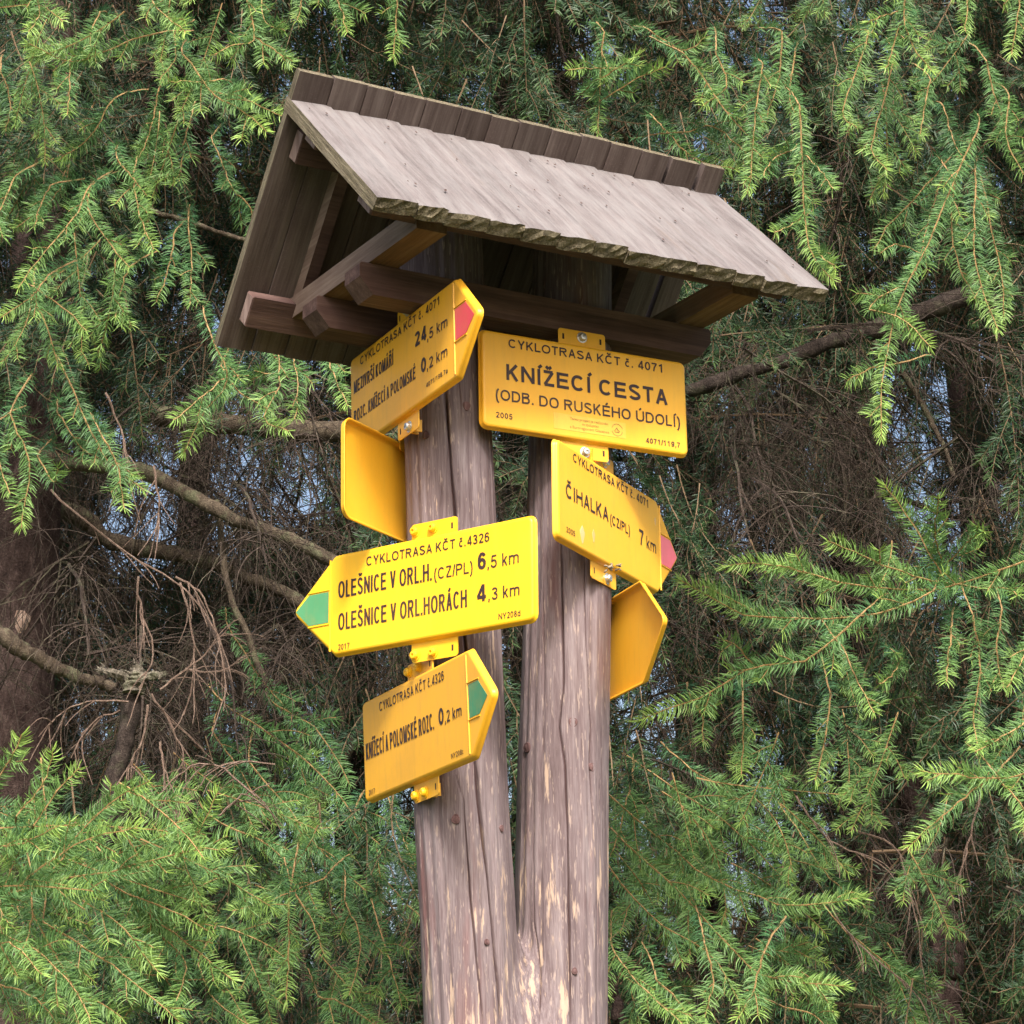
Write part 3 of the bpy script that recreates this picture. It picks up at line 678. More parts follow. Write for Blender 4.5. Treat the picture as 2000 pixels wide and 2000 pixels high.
def cyl(c, r, h, n=14, dome=0.3, hexr=None):
    """bolt: washer + rounded head pointing -Y"""
    V = []; F = []
    prof = [(r*1.35, 0), (r*1.35, -.0015), (r*1.0, -.0018), (r*.98, -h*.7), (r*.78, -h), (r*.35, -h*1.05), (r*.32, -h*.7)]
    for rad, y in prof:
        for q in range(n): a = 2*pi*q/n; V.append((c[0]+rad*cos(a), c[1]+y, c[2]+rad*sin(a)))
    for i in range(len(prof)-1):
        for q in range(n): F.append((i*n+q, i*n+(q+1) % n, (i+1)*n+(q+1) % n, (i+1)*n+q))
    F.append(tuple((len(prof)-1)*n+q for q in range(n)))
    return V, F

def sign(name, label, s, poly, r, m, front=1):
    x, y, z, w, rr, t = s
    ex = Vector((cos(w), sin(w), 0)); en = Vector((-sin(w), cos(w), 0)); ez = Vector((0, 0, 1))
    A = ex*cos(rr)+ez*sin(rr)*cos(t)-en*sin(rr)*sin(t); B = -ex*sin(rr)+ez*cos(rr)*cos(t)-en*cos(rr)*sin(t); Y = B.cross(A)
    root = bpy.data.objects.new(name, None); root.empty_display_size = .05
    root.matrix_world = Matrix.Translation(Vector((x, y, z+Z0))) @ Matrix((A, Y, B)).transposed().to_4x4()
    tag(root, label, 'sign', 'yellow trail signs on the forked post'); link(root)
    V, F = tray(poly, r, front)
    me = mesh_from('sign_plate', V, F, m, False); me.polygons.foreach_set('use_smooth', [len(f) == 4 for f in F])
    obj('sign_plate', me, root)
    return root

def mark(root, m, mirror=1, y0=.0, lo=.250, body=None, tip=.3445):
    sh = tip-.0345
    pts = [(lo, -.031+y0), (sh, -.031+y0), (tip, 0), (sh, .031+y0), (lo, .031+y0)]
    pts = [(p[0]*mirror, p[1]) for p in pts]
    if mirror < 0: pts = pts[::-1]
    V, F = flat2(pts, .0007, 1); obj('arrow_mark', mesh_from('arrow_mark', V, F, m), root)
    parts = []
    def rib(a, b, hw=.0019):
        a = np.array(a, float); b = np.array(b, float); a[0] *= mirror; b[0] *= mirror
        d = (b-a)/np.linalg.norm(b-a); n = np.array([-d[1], d[0]])*hw
        V = [(a[0]+n[0], .0002, a[1]+n[1]), (a[0]-n[0], .0002, a[1]-n[1]), (b[0]-n[0], .0002, b[1]-n[1]), (b[0]+n[0], .0002, b[1]+n[1]),
             (a[0]+n[0]*.3, -.0020, a[1]+n[1]*.3), (a[0]-n[0]*.3, -.0020, a[1]-n[1]*.3), (b[0]-n[0]*.3, -.0020, b[1]-n[1]*.3), (b[0]+n[0]*.3, -.0020, b[1]+n[1]*.3)]
        parts.append((V, [(4,5,6,7),(0,1,5,4),(1,2,6,5),(2,3,7,6),(3,0,4,7)]))
    rib((lo-.004, -.092), (lo-.004, .092)); rib((lo-.004, -.0345+y0), (sh+.002, -.0345+y0)); rib((lo-.004, .0345+y0), (sh+.002, .0345+y0))
    V, F = join(parts); obj('pressed_rib', mesh_from('pressed_rib', V, F, body), root)

def letters(root, items, m='ink'):
    for it in items:
        s, x0, y0, cap, x1, hw = it[:6]
        V, F = text_mesh(s, x0, y0, cap, x1, hw)
        V = [(v[0], -.0007-v[2], v[1]) for v in V]
        obj('lettering', mesh_from('lettering', V, F, M[m]), root)

def bracket(root, x0, x1, zc, bolts, slots, mp, mb, side=1, h=.034, arm=.022, yb=.0125, front=1):
    """tab plate showing beyond the sign's edge with its bolts (children) and slots"""
    up = 1 if zc > 0 else -1
    za, zb = zc-up*.030, zc+up*h/2
    ol = outline([(x0, min(za, zb)), (x1, min(za, zb)), (x1, max(za, zb)), (x0, max(za, zb))], .006, 0, 5)
    n = len(ol); yf = yb*front
    V = [(p[0], yf-.001, p[1]) for p in ol] + [(p[0], yf+.0015, p[1]) for p in ol]
    F = [tuple(range(n)), tuple(range(n, 2*n))[::-1]] + [(i, i+n, (i+1) % n+n, (i+1) % n) for i in range(n)]
    parts = [(V, F)]
    # strap going back to the post
    for xs in ((x0+x1)/2-.006, (x0+x1)/2+.010):
        b = [(xs, yf+.001, zc-.012), (xs+.004, yf+.001, zc-.012), (xs+.004, yf+.001+arm*front, zc-.012), (xs, yf+.001+arm*front, zc-.012)]
        b += [(q[0], q[1], q[2]+.024) for q in b]; parts.append((b, hexa(b)))
    V, F = join(parts); br = obj('mounting_bracket', mesh_from('mounting_bracket', V, F, mp), root)
    for bx in bolts:
        V, F = cyl((0, 0, 0), .0086, .0095); o = obj('bolt', mesh_from('bolt', V, F, mb, False), br, loc=(bx, yf-.001, zc+up*.003))
    for sx in slots:
        V, F = flat2([(sx-.0022, zc-.006), (sx+.0022, zc-.006), (sx+.0022, zc+.006), (sx-.0022, zc+.006)], 0, 1)
        V = [(v[0], v[1]+yf-.0013, v[2]) for v in V]; obj('slot', mesh_from('slot', V, F, M['dark']), br)

def S(k): return SG[k]
SG = dict(A=(-.156, 4.5512, 1.184, -.6326, -.0193, .0018), B=(-.1965, 4.6247, .9236, -1.097, .0075, .0234), C=(-.2132, 4.6092, 1.6466, -1.0815, .0086, -.0009),
          E=(.1925, 4.754, 1.3716, 1.1043, -.0151, .013), H=(.1554, 4.7061, 1.6188, .4752, -.0128, -.0087), F=(.1745, 4.9193, 1.1199, -1.2228, -.013, -.0027))
ML = [(p[0]*-1, p[1]) for p in ARROW][::-1]

a = sign('arrow_sign', 'bright lemon yellow arrow sign pointing left with two OLEŠNICE lines and green tip', SG['A'], arrow(.007, .110, -1), .013, M['yellow_new'])
mark(a, M['green_mark'], -1, -.002, .2595, M['yellow_new'])
letters(a, [('CYKLOTRASA KČT č.4326', -.163, .0662, .0185, .138, .00125), ('OLEŠNICE V ORL.H.', -.2345, .012, .034, .0, .0020), ('(CZ/PL)', .0058, .012, .0225, .098, .0013),
            ('6', .1105, .0148, .033, .1297, .0028), (',5 km', .1325, .0135, .0245, .2063, .0014), ('OLEŠNICE V ORL.HORÁCH', -.234, -.0525, .034, .0843, .0020),
            ('4', .1075, -.0472, .0325, .1292, .0028), (',3 km', .134, -.0482, .0235, .2073, .0014), ('2017', -.2335, -.0923, .0118, -.2043, .0007), ('NY208d', .158, -.088, .0116, .2088, .0007)])
for zc in (.1165, -.1225): bracket(a, -.059, .052, zc, (-.050, -.006), (.040,), M['yellow_new'], M['yellow_new'])

b = sign('arrow_sign', 'orange yellow arrow sign pointing right with green tip, lowest on the left post', SG['B'], arrow(0, .092), .013, M['yellow_dirty'])
mark(b, M['green_dark'], 1, .004, .240, M['yellow_dirty'], .316)
letters(b, [('CYKLOTRASA KČT č.4326', -.158, .0655, .0185, .140, .00125), ('KNÍŽECÍ A POLOMSKÉ ROZC.', -.230, -.018, .0325, .089, .0021), ('0', .110, -.0157, .032, .132, .0028),
            (',2 km', .136, -.016, .0225, .2085, .0015), ('NY208c', .157, -.087, .010, .2097, .0007), ('2017', -.2225, -.090, .0105, -.193, .0007)])
bracket(b, -.046, .067, .1165, (-.038, .006), (.056,), M['yellow_dirty'], M['yellow_new']); bracket(b, -.036, .072, -.1205, (-.026, .014), (.06,), M['yellow_dirty'], M['yellow_new'])

c = sign('arrow_sign', 'yellow arrow sign tilted under the eave with red tip and the distance 24,5 km', SG['C'], arrow(0, .096), .013, M['yellow_dirty'])
mark(c, M['red_mark'], 1, .006, .244, M['yellow_dirty'], .324)
letters(c, [('CYKLOTRASA KČT č. 4071', -.192, .0715, .0175, .182, .00135), ('MEZIVRŠÍ KOMÁŘÍ', -.225, .0198, .0268, -.034, .0019), ('24', .067, .021, .0298, .119, .0030), (',5 km', .122, .0155, .0225, .2115, .0016),
            ('ROZC. KNÍŽECÍ A POLOMSKÉ', -.226, -.0435, .0262, .068, .0018), ('0', .093, -.0423, .0304, .1154, .0030), (',2 km', .118, -.0438, .0225, .2088, .0016), ('4071/198.7a', .1146, -.078, .0095, .2086, .0008)])
bracket(c, -.035, .057, .117, (.012,), (-.025, .048), M['yellow_old'], M['zinc']); bracket(c, -.042, .052, -.121, (.012,), (-.03,), M['yellow_old'], M['zinc'])

d = sign('arrow_sign', 'plain yellow sign seen from behind on the left of the post', (-.3298+.245*cos(1.0657), 4.5334+.245*sin(1.0657), 1.4211, 1.0657, -.005, .0032), ARROW, .022, M['yellow_old'], -1)
d.name = 'sign_back'
bracket(d, -.045, .045, .117, (), (), M['yellow_old'], M['zinc'], front=-1, arm=0.0)
e = sign('arrow_sign', 'yellow arrow sign with ČIHALKA and a bleached pink tip, on the right post', SG['E'], arrow(.017, .110), .013, M['yellow_old'])
mark(e, M['pink_mark'], 1, -.002, .2615, M['yellow_old'])
letters(e, [('CYKLOTRASA KČT č. 4071', -.160, .072, .0178, .2035, .00135), ('ČIHALKA', -.1945, -.0103, .029, .0005, .0023), ('(CZ/PL)', .0095, -.0115, .0205, .1037, .0015), ('7', .151, -.0178, .0325, .173, .0026),
            ('km', .187, -.0185, .027, .2354, .0016), ('2005', -.195, -.081, .0112, -.156, .0008)])
bracket(e, -.05, .055, .117, (.012,), (-.035,), M['yellow_old'], M['zinc']); bracket(e, -.058, .058, -.1205, (.014,), (-.045,), M['yellow_old'], M['zinc'])
for cx_, cy_, a_, b_ in ((-.122, -.068, .010, .016), (-.070, -.058, .006, .012), (.235, .052, .004, .008)):
    pts = [(cx_+a_*cos(t)*(1+.25*sin(3*t)), cy_+b_*sin(t)*(1+.2*cos(4*t))) for t in np.linspace(0, 2*pi, 17)[:-1]]
    V, F = flat2(pts, .0004, 1); obj('worn_patch', mesh_from('worn_patch', V, F, M['worn']), e)
f = sign('arrow_sign', 'deep golden arrow sign seen from its hollow back, lowest on the right post', SG['F'], ARROW, .013, M['yellow_old'], -1)
bracket(f, -.045, .045, .118, (), (), M['yellow_old'], M['zinc'], front=-1, arm=0.0); bracket(f, -.045, .045, -.118, (), (), M['yellow_old'], M['zinc'], front=-1, arm=0.0)
h = sign('place_sign', 'large rectangular yellow place sign reading KNÍŽECÍ CESTA under the right eave', SG['H'], HUB, .013, M['yellow_old'])
letters(h, [('CYKLOTRASA KČT č. 4071', -.174, .071, .0185, .184, .0014), ('KNÍŽECÍ CESTA', -.180, .0015, .0338, .190, .0029), ('(ODB. DO RUSKÉHO ÚDOLÍ)', -.204, -.0432, .0228, .2177, .0016),
            ('2005', -.2045, -.0807, .0117, -.168, .0009), ('4071/119,7', .1356, -.0872, .0113, .216, .0009)])
bracket(h, -.054, .054, .1205, (0,), (-.043, .043), M['yellow_old'], M['zinc']); bracket(h, -.054, .054, -.1195, (0,), (-.043, .043), M['yellow_old'], M['zinc'])
V, F = flat2([(-.076, -.0850), (.089, -.0850), (.089, -.0515), (-.076, -.0515)], .0005, 1); st = obj('sticker', mesh_from('sticker', V, F, M['sticker']), h)
def tiny(s, x0, y0, x1):
    cu = bpy.data.curves.new('tiny', 'FONT'); cu.body = s; cu.size = 1; o = bpy.data.objects.new('tiny', cu); C.objects.link(o)
    me = bpy.data.meshes.new_from_object(o); bpy.data.objects.remove(o)
    co = np.zeros(len(me.vertices)*3); me.vertices.foreach_get('co', co); co = co.reshape(-1, 3)
    k = (x1-x0)/(co[:, 0].max()-co[:, 0].min()); co = np.stack([x0+(co[:, 0]-co[:, 0].min())*k, np.full(len(co), -.0011), y0+co[:, 1]*.0082], 1)
    me.vertices.foreach_set('co', co.ravel()); me.materials.clear(); me.materials.append(M['ink_light']); me.update()
    obj('small_print', me, st)
tiny('Tento projekt je realizován', -.039, -.0620, .048); tiny('ve spolupráci', -.012, -.0705, .026); tiny('s Euroregionem Glacensis', -.039, -.0795, .050)
parts = []
cxl, cyl_ = .069, -.069
for a0, a1, r_ in ((15, 165, .0125), (195, 345, .0125)):
    parts.append(ribbon([(cxl+r_*cos(radians(t)), cyl_+r_*sin(radians(t))) for t in np.linspace(a0, a1, 12)], .0005, 0))
parts.append(ribbon([(cxl-.006, cyl_-.003), (cxl-.001, cyl_+.004), (cxl+.002, cyl_-.001), (cxl+.006, cyl_-.003)], .0009, .00006))
parts.append(ribbon([(cxl-.005, cyl_-.005), (cxl+.005, cyl_-.005)], .0008, .00012))
V, F = join(parts); obj('round_emblem', mesh_from('round_emblem', [(v[0], -.0011-v[2], v[1]) for v in V], F, M['ink_light']), st)

# little clump of dry debris on the lower edge of the pink-tipped sign
parts = []
rg = np.random.default_rng(5)
for i in range(16):
    p = rg.normal(0, .005, 3)*np.array([1.5, .6, .8]); q = p+rg.normal(0, .006, 3)
    parts.append(tube([p, (p+q)/2+rg.normal(0, .001, 3), q], [.0016, .0028, .0008], 5))
V, F = join(parts); dp = at(1195, 1107, 4.73, True)
obj('dry_debris', mesh_from('dry_debris', V, F, M['debris'], True), loc=dp, label='small clump of grey dry debris stuck on the lower edge of the pink-tipped sign', cat='debris')

# ---------------------------------------------------------------- spruce foliage
class Spray:
    """collects needles (blades of three triangles) and twig tubes into one mesh"""
    def __init__(self, rg, step=.0023, nl=.027, nw=.0021):
        self.rg, self.step, self.nl, self.nw = rg, step, nl, nw
        self.V, self.F, self.MI, self.Y, self.n = [], [], [], [], 0
    def _add(self, V, F, mi, y):
        self.V.append(V); self.F += (np.asarray(F)+self.n).tolist() if not isinstance(F, list) else [tuple(i+self.n for i in f) for f in F]
        self.MI += [mi]*len(F); self.Y.append(y); self.n += len(V)
    def shoot(self, P, r0, r1, plane, young=.2, needles=True, start=0.0, tip_young=.7, dens=1.0, sides=4):
        P = np.asarray(P, float)
        L = np.linalg.norm(np.diff(P, axis=0), axis=1).sum()
        V, F = tube(P, np.linspace(r0, r1, len(P)), sides, False)
        self._add(np.array(V), F, 1, np.full(len(V), min(1, young+.2)))
        if not needles: return
        rg = self.rg; n = max(6, int(L*(1-start)/self.step*dens))
        t = start+(1-start)*(np.arange(n)+rg.random(n)*.7)/n; t = np.clip(t, 0, 1)
        cum = np.concatenate([[0], np.cumsum(np.linalg.norm(np.diff(P, axis=0), axis=1))]); s = t*cum[-1]
        B = np.stack([np.interp(s, cum, P[:, k]) for k in range(3)], 1)
        T = np.stack([np.interp(np.clip(s+.004, 0, cum[-1]), cum, P[:, k])-np.interp(np.clip(s-.004, 0, cum[-1]), cum, P[:, k]) for k in range(3)], 1)
        T /= np.linalg.norm(T, axis=1)[:, None]+1e-9
        pl = np.asarray(plane, float); Sd = np.cross(T, pl); Sd /= np.linalg.norm(Sd, axis=1)[:, None]+1e-9; U = np.cross(Sd, T)
        ph = np.where(rg.random(n) < .5, 0, pi)+rg.normal(0, .42, n)
        up = rg.random(n) < .22; ph = np.where(up, pi/2+rg.normal(0, .6, n), ph)
        al = np.radians(rg.normal(66, 6, n)); al = al*(1-.62*np.clip((t-.93)/.07, 0, 1))
        R = np.cos(ph)[:, None]*Sd+np.sin(ph)[:, None]*U
        d = np.cos(al)[:, None]*T+np.sin(al)[:, None]*R
        ln = self.nl*rg.uniform(.72, 1.1, n)*(1-.25*np.clip((t-.9)/.1, 0, 1))*(.75+.25*np.clip(t/.08, 0, 1))
        d2 = d*.85+T*.32+rg.normal(0, .05, (n, 3)); d2 /= np.linalg.norm(d2, axis=1)[:, None]
        W = np.cross(d, U+rg.normal(0, .45, (n, 3))); W /= np.linalg.norm(W, axis=1)[:, None]+1e-9; W *= self.nw/2
        mid = B+d*(ln*.5)[:, None]; tip = mid+d2*(ln*.5)[:, None]
        V = np.stack([B-W*.6, B+W*.6, mid+W, mid-W, tip+W*.25, tip-W*.25], 1).reshape(-1, 3)
        i = np.arange(n)*6
        F = np.concatenate([np.stack([i, i+1, i+2, i+3], 1), np.stack([i+3, i+2, i+4, i+5], 1)])
        y = np.clip(young+(tip_young-young)*np.clip((t-.55)/.45, 0, 1)**1.3+rg.normal(0, .05, n), 0, 1)
        self._add(V, F, 0, np.repeat(y, 6))
    def build(self, name, mats=None):
        return mesh_from(name, np.vstack(self.V), self.F, mats or [M['needle_shaded'], M['twig_shaded']], False, self.MI, {'young': np.concatenate(self.Y)})

def curve_pts(p0, d0, L, bend, n=8, wob=0.0, rg=None):
    """polyline from p0 along d0, direction drifting towards bend"""
    P = [np.array(p0, float)]; d = np.array(d0, float); d /= np.linalg.norm(d)
    for i in range(n-1):
        d = d+np.array(bend)/(n-1)+(rg.normal(0, wob, 3) if wob else 0); d /= np.linalg.norm(d); P.append(P[-1]+d*L/(n-1))
    return np.array(P)

def fill_spray(sp, P, plane, rg, side_len, spacing=.045, young=.15, tip=.6, first=.12, ang=42, down=0.5, r0=.0032, sub=True, start=0.05, dens=1.0, left=1, right=1):
    """main stem P with alternating side shoots lying in the plane"""
    sp.shoot(P, r0, .0013, plane, young, True, start, tip, dens)
    cum = np.concatenate([[0], np.cumsum(np.linalg.norm(np.diff(P, axis=0), axis=1))]); L = cum[-1]
    s = L*first+rg.random()*spacing; k = int(rg.integers(2))
    while s < L*.93:
        p = np.array([np.interp(s, cum, P[:, q]) for q in range(3)]); p2 = np.array([np.interp(min(s+.01, L), cum, P[:, q]) for q in range(3)])
        T = (p2-p)/(np.linalg.norm(p2-p)+1e-9); pl = np.asarray(plane, float); sd = np.cross(T, pl); sd /= np.linalg.norm(sd)
        sg = 1 if k % 2 else -1; k += 1
        if (sg > 0 and rg.random() < right) or (sg < 0 and rg.random() < left):
            a = radians(rg.normal(ang, 9)); ll = side_len*rg.uniform(.6, 1.15)*(1-.55*(s/L)**1.6)
            if ll > .035:
                d = cos(a)*T+sin(a)*sd*sg+pl*rg.normal(0, .18)
                Q = curve_pts(p, d, ll, np.array([0, 0, -down])+T*.25, 7, .03, rg)
                sp.shoot(Q, r0*.6, .0011, plane, young, True, .04, tip*rg.uniform(.7, 1.2), dens)
                if sub and ll > .09:
                    for q in range(int(ll/.06)):
                        f_ = rg.uniform(.25, .8); i0 = int(f_*6); T2 = Q[min(i0+1, 6)]-Q[max(i0-1, 0)]; T2 /= np.linalg.norm(T2); sd2 = np.cross(T2, pl); sd2 /= np.linalg.norm(sd2)+1e-9
                        Q2 = curve_pts(Q[i0], cos(.75)*T2+sin(.75)*sd2*rg.choice([-1, 1]), ll*rg.uniform(.3, .5), (0, 0, -down), 5, .03, rg)
                        sp.shoot(Q2, r0*.4, .001, plane, young, True, .04, tip, dens)
        s += spacing*rg.uniform(.6, 1.4)

def norm(v): v = np.asarray(v, float); return v/np.linalg.norm(v)

# shared meshes --------------------------------------------------
rgS = np.random.default_rng(21)
SPRAYS = []
for i in range(12):
    sp = Spray(rgS, .0024, .031, .0026); L = rgS.uniform(.34, .55)
    P = curve_pts((0, 0, 0), norm((rgS.normal(0, .18), rgS.normal(0, .15), -1)), L, (rgS.normal(0, .35), rgS.normal(0, .2), -.1), 10, .03, rgS)
    fill_spray(sp, P, norm((rgS.normal(0, .3), -1, rgS.normal(0, .2))), rgS, rgS.uniform(.14, .24), .075, .06, .5, down=.7, r0=.0026)
    SPRAYS.append(sp.build('needle_spray'))
BOUGHS = []
for i in range(7):
    sp = Spray(rgS, .0055, .031, .0038); L = rgS.uniform(.85, 1.15)
    A_ = curve_pts((-L/2, 0, .1), (1, rgS.normal(0, .1), .12), L, (0, 0, -.5), 10, .04, rgS)
    sp.shoot(A_, .006, .003, (0, -1, 0), .0, False, sides=5)
    for q in range(22):
        p = A_[0]+(A_[-1]-A_[0])*rgS.random(); p = A_[int(rgS.integers(10))]+rgS.normal(0, .02, 3)
        Q = curve_pts(p, (rgS.normal(0, .45), rgS.normal(0, .35), -1), rgS.uniform(.28, .5), (0, 0, -.2), 7, .04, rgS)
        fill_spray(sp, Q, norm((rgS.normal(0, .5), -1, rgS.normal(0, .3))), rgS, .17, .075, .0, .28, down=.6, sub=False)
    BOUGHS.append(sp.build('needle_bough'))
DEAD = []
def dead_mesh(rg, n=34, L=.5, r=.0022, spread=1.0, name='dead_twig', m='deadtwig'):
    parts = []
    stem = curve_pts((0, 0, 0), norm((rg.normal(0, .6), rg.normal(0, .5), -.7)), L, (rg.normal(0, .5), 0, -.7), 9, .08, rg)
    parts.append(tube(stem, np.linspace(r*2.0, r*.7, 9), 4, False))
    for i in range(n):
        j = int(rg.integers(0, 8)); p = stem[j]+(stem[j+1]-stem[j])*rg.random()
        Q = curve_pts(p, norm(rg.normal(0, 1, 3)*np.array([1, .7, .55])+np.array([0, 0, -.35])), rg.uniform(.10, .34)*spread, (rg.normal(0, .5), rg.normal(0, .3), -1.1), 7, .10, rg)
        rr = r*rg.uniform(.45, .95); parts.append(tube(Q, np.linspace(rr, rr*.35, 7), 3, False))
        for k in range(int(rg.integers(0, 4))):
            a = int(rg.integers(1, 6)); Q2 = curve_pts(Q[a], norm(rg.normal(0, 1, 3)+np.array([0, 0, -.5])), rg.uniform(.05, .16), (rg.normal(0, .4), 0, -.9), 5, .1, rg)
            parts.append(tube(Q2, np.linspace(rr*.6, rr*.3, 5), 3, False))
    V, F = join(parts); return mesh_from(name, V, F, M[m], False)
for i in range(9): DEAD.append(dead_mesh(rgS))

# trees ------------------------------------------------------------
TREES = []
GT = 'spruce trees behind the post'
def tree(x, y, r, h, label, lean=0, seed=0, z_first=1.2, limbs=14, reach=2.4, show=True):
    root = bpy.data.objects.new('spruce_tree', None); root.location = (x, y, 0); root.empty_display_size = .3
    tag(root, label, 'tree', GT); link(root)
    rg = np.random.default_rng(seed)
    zs = np.linspace(-.1, h, 26); P = np.array([(lean*(z/h)+.03*sin(z*1.3+seed), .03*sin(z*.9+seed*2), z) for z in zs]); R = r*(1-.9*(np.clip(zs, 0, h)/h)**1.05)*(1+.35*np.exp(-zs*2.5))+.01
    V, F = tube(P, R, 20, True, .025, seed)
    obj('trunk', mesh_from('trunk', V, F, M['bark'], True), root)
    for i in range(limbs):
        z = z_first+(h*.8-z_first)*(i+rg.random()*.8)/limbs; a = rg.uniform(0, 2*pi) if i % 2 else rg.uniform(-pi*.9, -pi*.1)
        L = reach*(1-.75*z/h)*rg.uniform(.7, 1.1); p0 = np.array([np.interp(z, zs, P[:, 0]), np.interp(z, zs, P[:, 1]), z])
        Q = curve_pts(p0, (cos(a), sin(a), .15), L, (0, 0, -.5), 9, .05, rg)
        rr = r*.16*(1-.6*z/h); V, F = tube(Q, np.linspace(rr, rr*.25, 9), 7, True, .04, i)
        obj('limb', mesh_from('limb', V, F, M['limb'], True), root)
    t = dict(root=root, x=x, y=y, n=0, nd=0); TREES.append(t); return t

def near_tree(p, maxn=285):
    c = sorted(TREES, key=lambda t: (t['x']-p[0])**2+((t['y']-p[1])*.8)**2)
    for t in c:
        if t['n'] < maxn: return t
    return c[0]

def put(name, me, p, yaw, tilt=0, roll=0, s=1.0, key='n'):
    t = near_tree(p); t[key] += 1
    o = bpy.data.objects.new(name, me); C.objects.link(o); o.parent = t['root']
    o.location = (p[0]-t['x'], p[1]-t['y'], p[2]); o.rotation_euler = (tilt, roll, yaw); o.scale = (s, s, s)
    return o

tree(-1.41, 7.0, .135, 11, 'spruce with a thick reddish brown trunk left of the signpost', -.05, 1, limbs=7)
tree(1.33, 9.2, .11, 12, 'spruce with a dark trunk behind the hanging sprays on the right', -.1, 2)
tree(.02, 9.6, .12, 12, 'spruce standing straight behind the forked post and roof', .1, 3)
tree(-2.7, 8.4, .15, 11, 'spruce at the left edge behind the thick-trunked one', .0, 4)
tree(2.5, 8.8, .15, 12, 'spruce at the right edge of the row', .0, 5)
tree(-.75, 11.2, .12, 13, 'farther spruce between the thick left trunk and the post', .1, 6)
tree(.80, 11.0, .12, 13, 'farther spruce showing its reddish trunk right of the post', .1, 7)
tree(2.3, 11.8, .13, 13, 'farther spruce behind the right-hand hanging sprays', .0, 8)
tree(-2.4, 12.0, .13, 13, 'farther spruce in the upper left corner', .0, 9)
tree(.1, 14.4, .13, 14, 'rearmost spruce in line with the post', .0, 10)
tree(-2.0, 14.8, .13, 14, 'rearmost spruce on the left of the row', .0, 11)
tree(2.2, 14.8, .13, 14, 'rearmost spruce on the right of the row', .0, 12)

# scattered foliage: nearer sprays first, then whole boughs deeper in the row
rgF = np.random.default_rng(5)
def brown(px, py):
    """how bare the row is (0 green, 1 only dead twigs), in the photograph's 1932 px frame"""
    b = 0
    for cx, cy, rx, ry, w in ((330, 1120, 430, 330, 1.25), (150, 1180, 300, 330, 1.1), (480, 840, 300, 120, .8), (1480, 800, 330, 190, 1.05), (1700, 950, 260, 140, .8), (960, 1000, 200, 200, .7), (1720, 1650, 170, 330, .55), (560, 1810, 190, 120, .5), (1850, 1700, 130, 260, .6)):
        d = ((px-cx)/rx)**2+((py-cy)/ry)**2; b = max(b, w*max(0, 1-d))
    return min(1, b*1.5)
def pix(p):
    q = np.asarray(p)-CAM; d = q[1]*cos(PITCH)+q[2]*sin(PITCH); u = q[0]/d; v = (-q[1]*sin(PITCH)+q[2]*cos(PITCH))/d
    return ((1000+FPX*(u*cos(ROLL)-v*sin(ROLL)))*.966, (1000-FPX*(u*sin(ROLL)+v*cos(ROLL)))*.966)

def scatter(n, d0, d1, kind, bfac=.8):
    k = 0
    while k < n:
        d = rgF.uniform(d0, d1); p = at(rgF.uniform(-500, 2450), rgF.uniform(-450, 2250), d)
        px, py = pix(p); bz = brown(px, py)
        if kind == 'spray':
            if rgF.random() < bz*1.02: continue
            put('needle_spray', SPRAYS[int(rgF.integers(len(SPRAYS)))], p+np.array([0, 0, .15]), rgF.normal(0, .9), rgF.normal(-.15, .25), rgF.normal(0, .35), rgF.uniform(.8, 1.15))
        elif kind == 'bough':
            if rgF.random() < bz*bfac: continue
            if 640 < px < 1240 and py > 1250 and rgF.random() < .3: continue
            put('needle_bough', BOUGHS[int(rgF.integers(len(BOUGHS)))], p, rgF.uniform(0, 2*pi), rgF.normal(0, .2), rgF.normal(0, .2), rgF.uniform(.8, 1.2))
        k += 1
scatter(620, 6.0, 7.4, 'spray')
for i in range(34):      # sprays hiding the upper part of the thick left trunk
    p = at(rgF.uniform(-60, 170), rgF.uniform(-120, 560), rgF.uniform(6.2, 6.75))
    put('needle_spray', SPRAYS[i % len(SPRAYS)], p, rgF.normal(0, .6), rgF.normal(-.15, .2), rgF.normal(0, .3), rgF.uniform(.9, 1.2))
scatter(360, 7.4, 9.8, 'bough', .7)
scatter(560, 9.8, 12.6, 'bough', .25)
scatter(300, 13.0, 15.5, 'bough', .1)
for i in range(150):      # the crowns go on above the frame and shade what stands behind
    put('needle_bough', BOUGHS[i % len(BOUGHS)], np.array([rgF.uniform(-2.9, 2.9), rgF.uniform(6.3, 8.8), rgF.uniform(5.5, 8.2)]), rgF.uniform(0, 6.28), rgF.normal(0, .2), rgF.normal(0, .2), rgF.uniform(1, 1.4))

def scatter_dead(n, d0, d1):
    k = 0
    while k < n:
        d = rgF.uniform(d0, d1); px, py = rgF.uniform(-200, 2100), rgF.uniform(-100, 2000)
        bz = brown(px, py)
        if rgF.random() > bz+.08: continue
        put('dead_twig', DEAD[int(rgF.integers(len(DEAD)))], at(px, py, d)+np.array([0, 0, .12]), rgF.uniform(0, 2*pi), rgF.normal(0, .3), rgF.normal(0, .3), rgF.uniform(.8, 1.4), key='nd')
        k += 1
scatter_dead(250, 6.3, 8.6); scatter_dead(190, 8.6, 11.5)

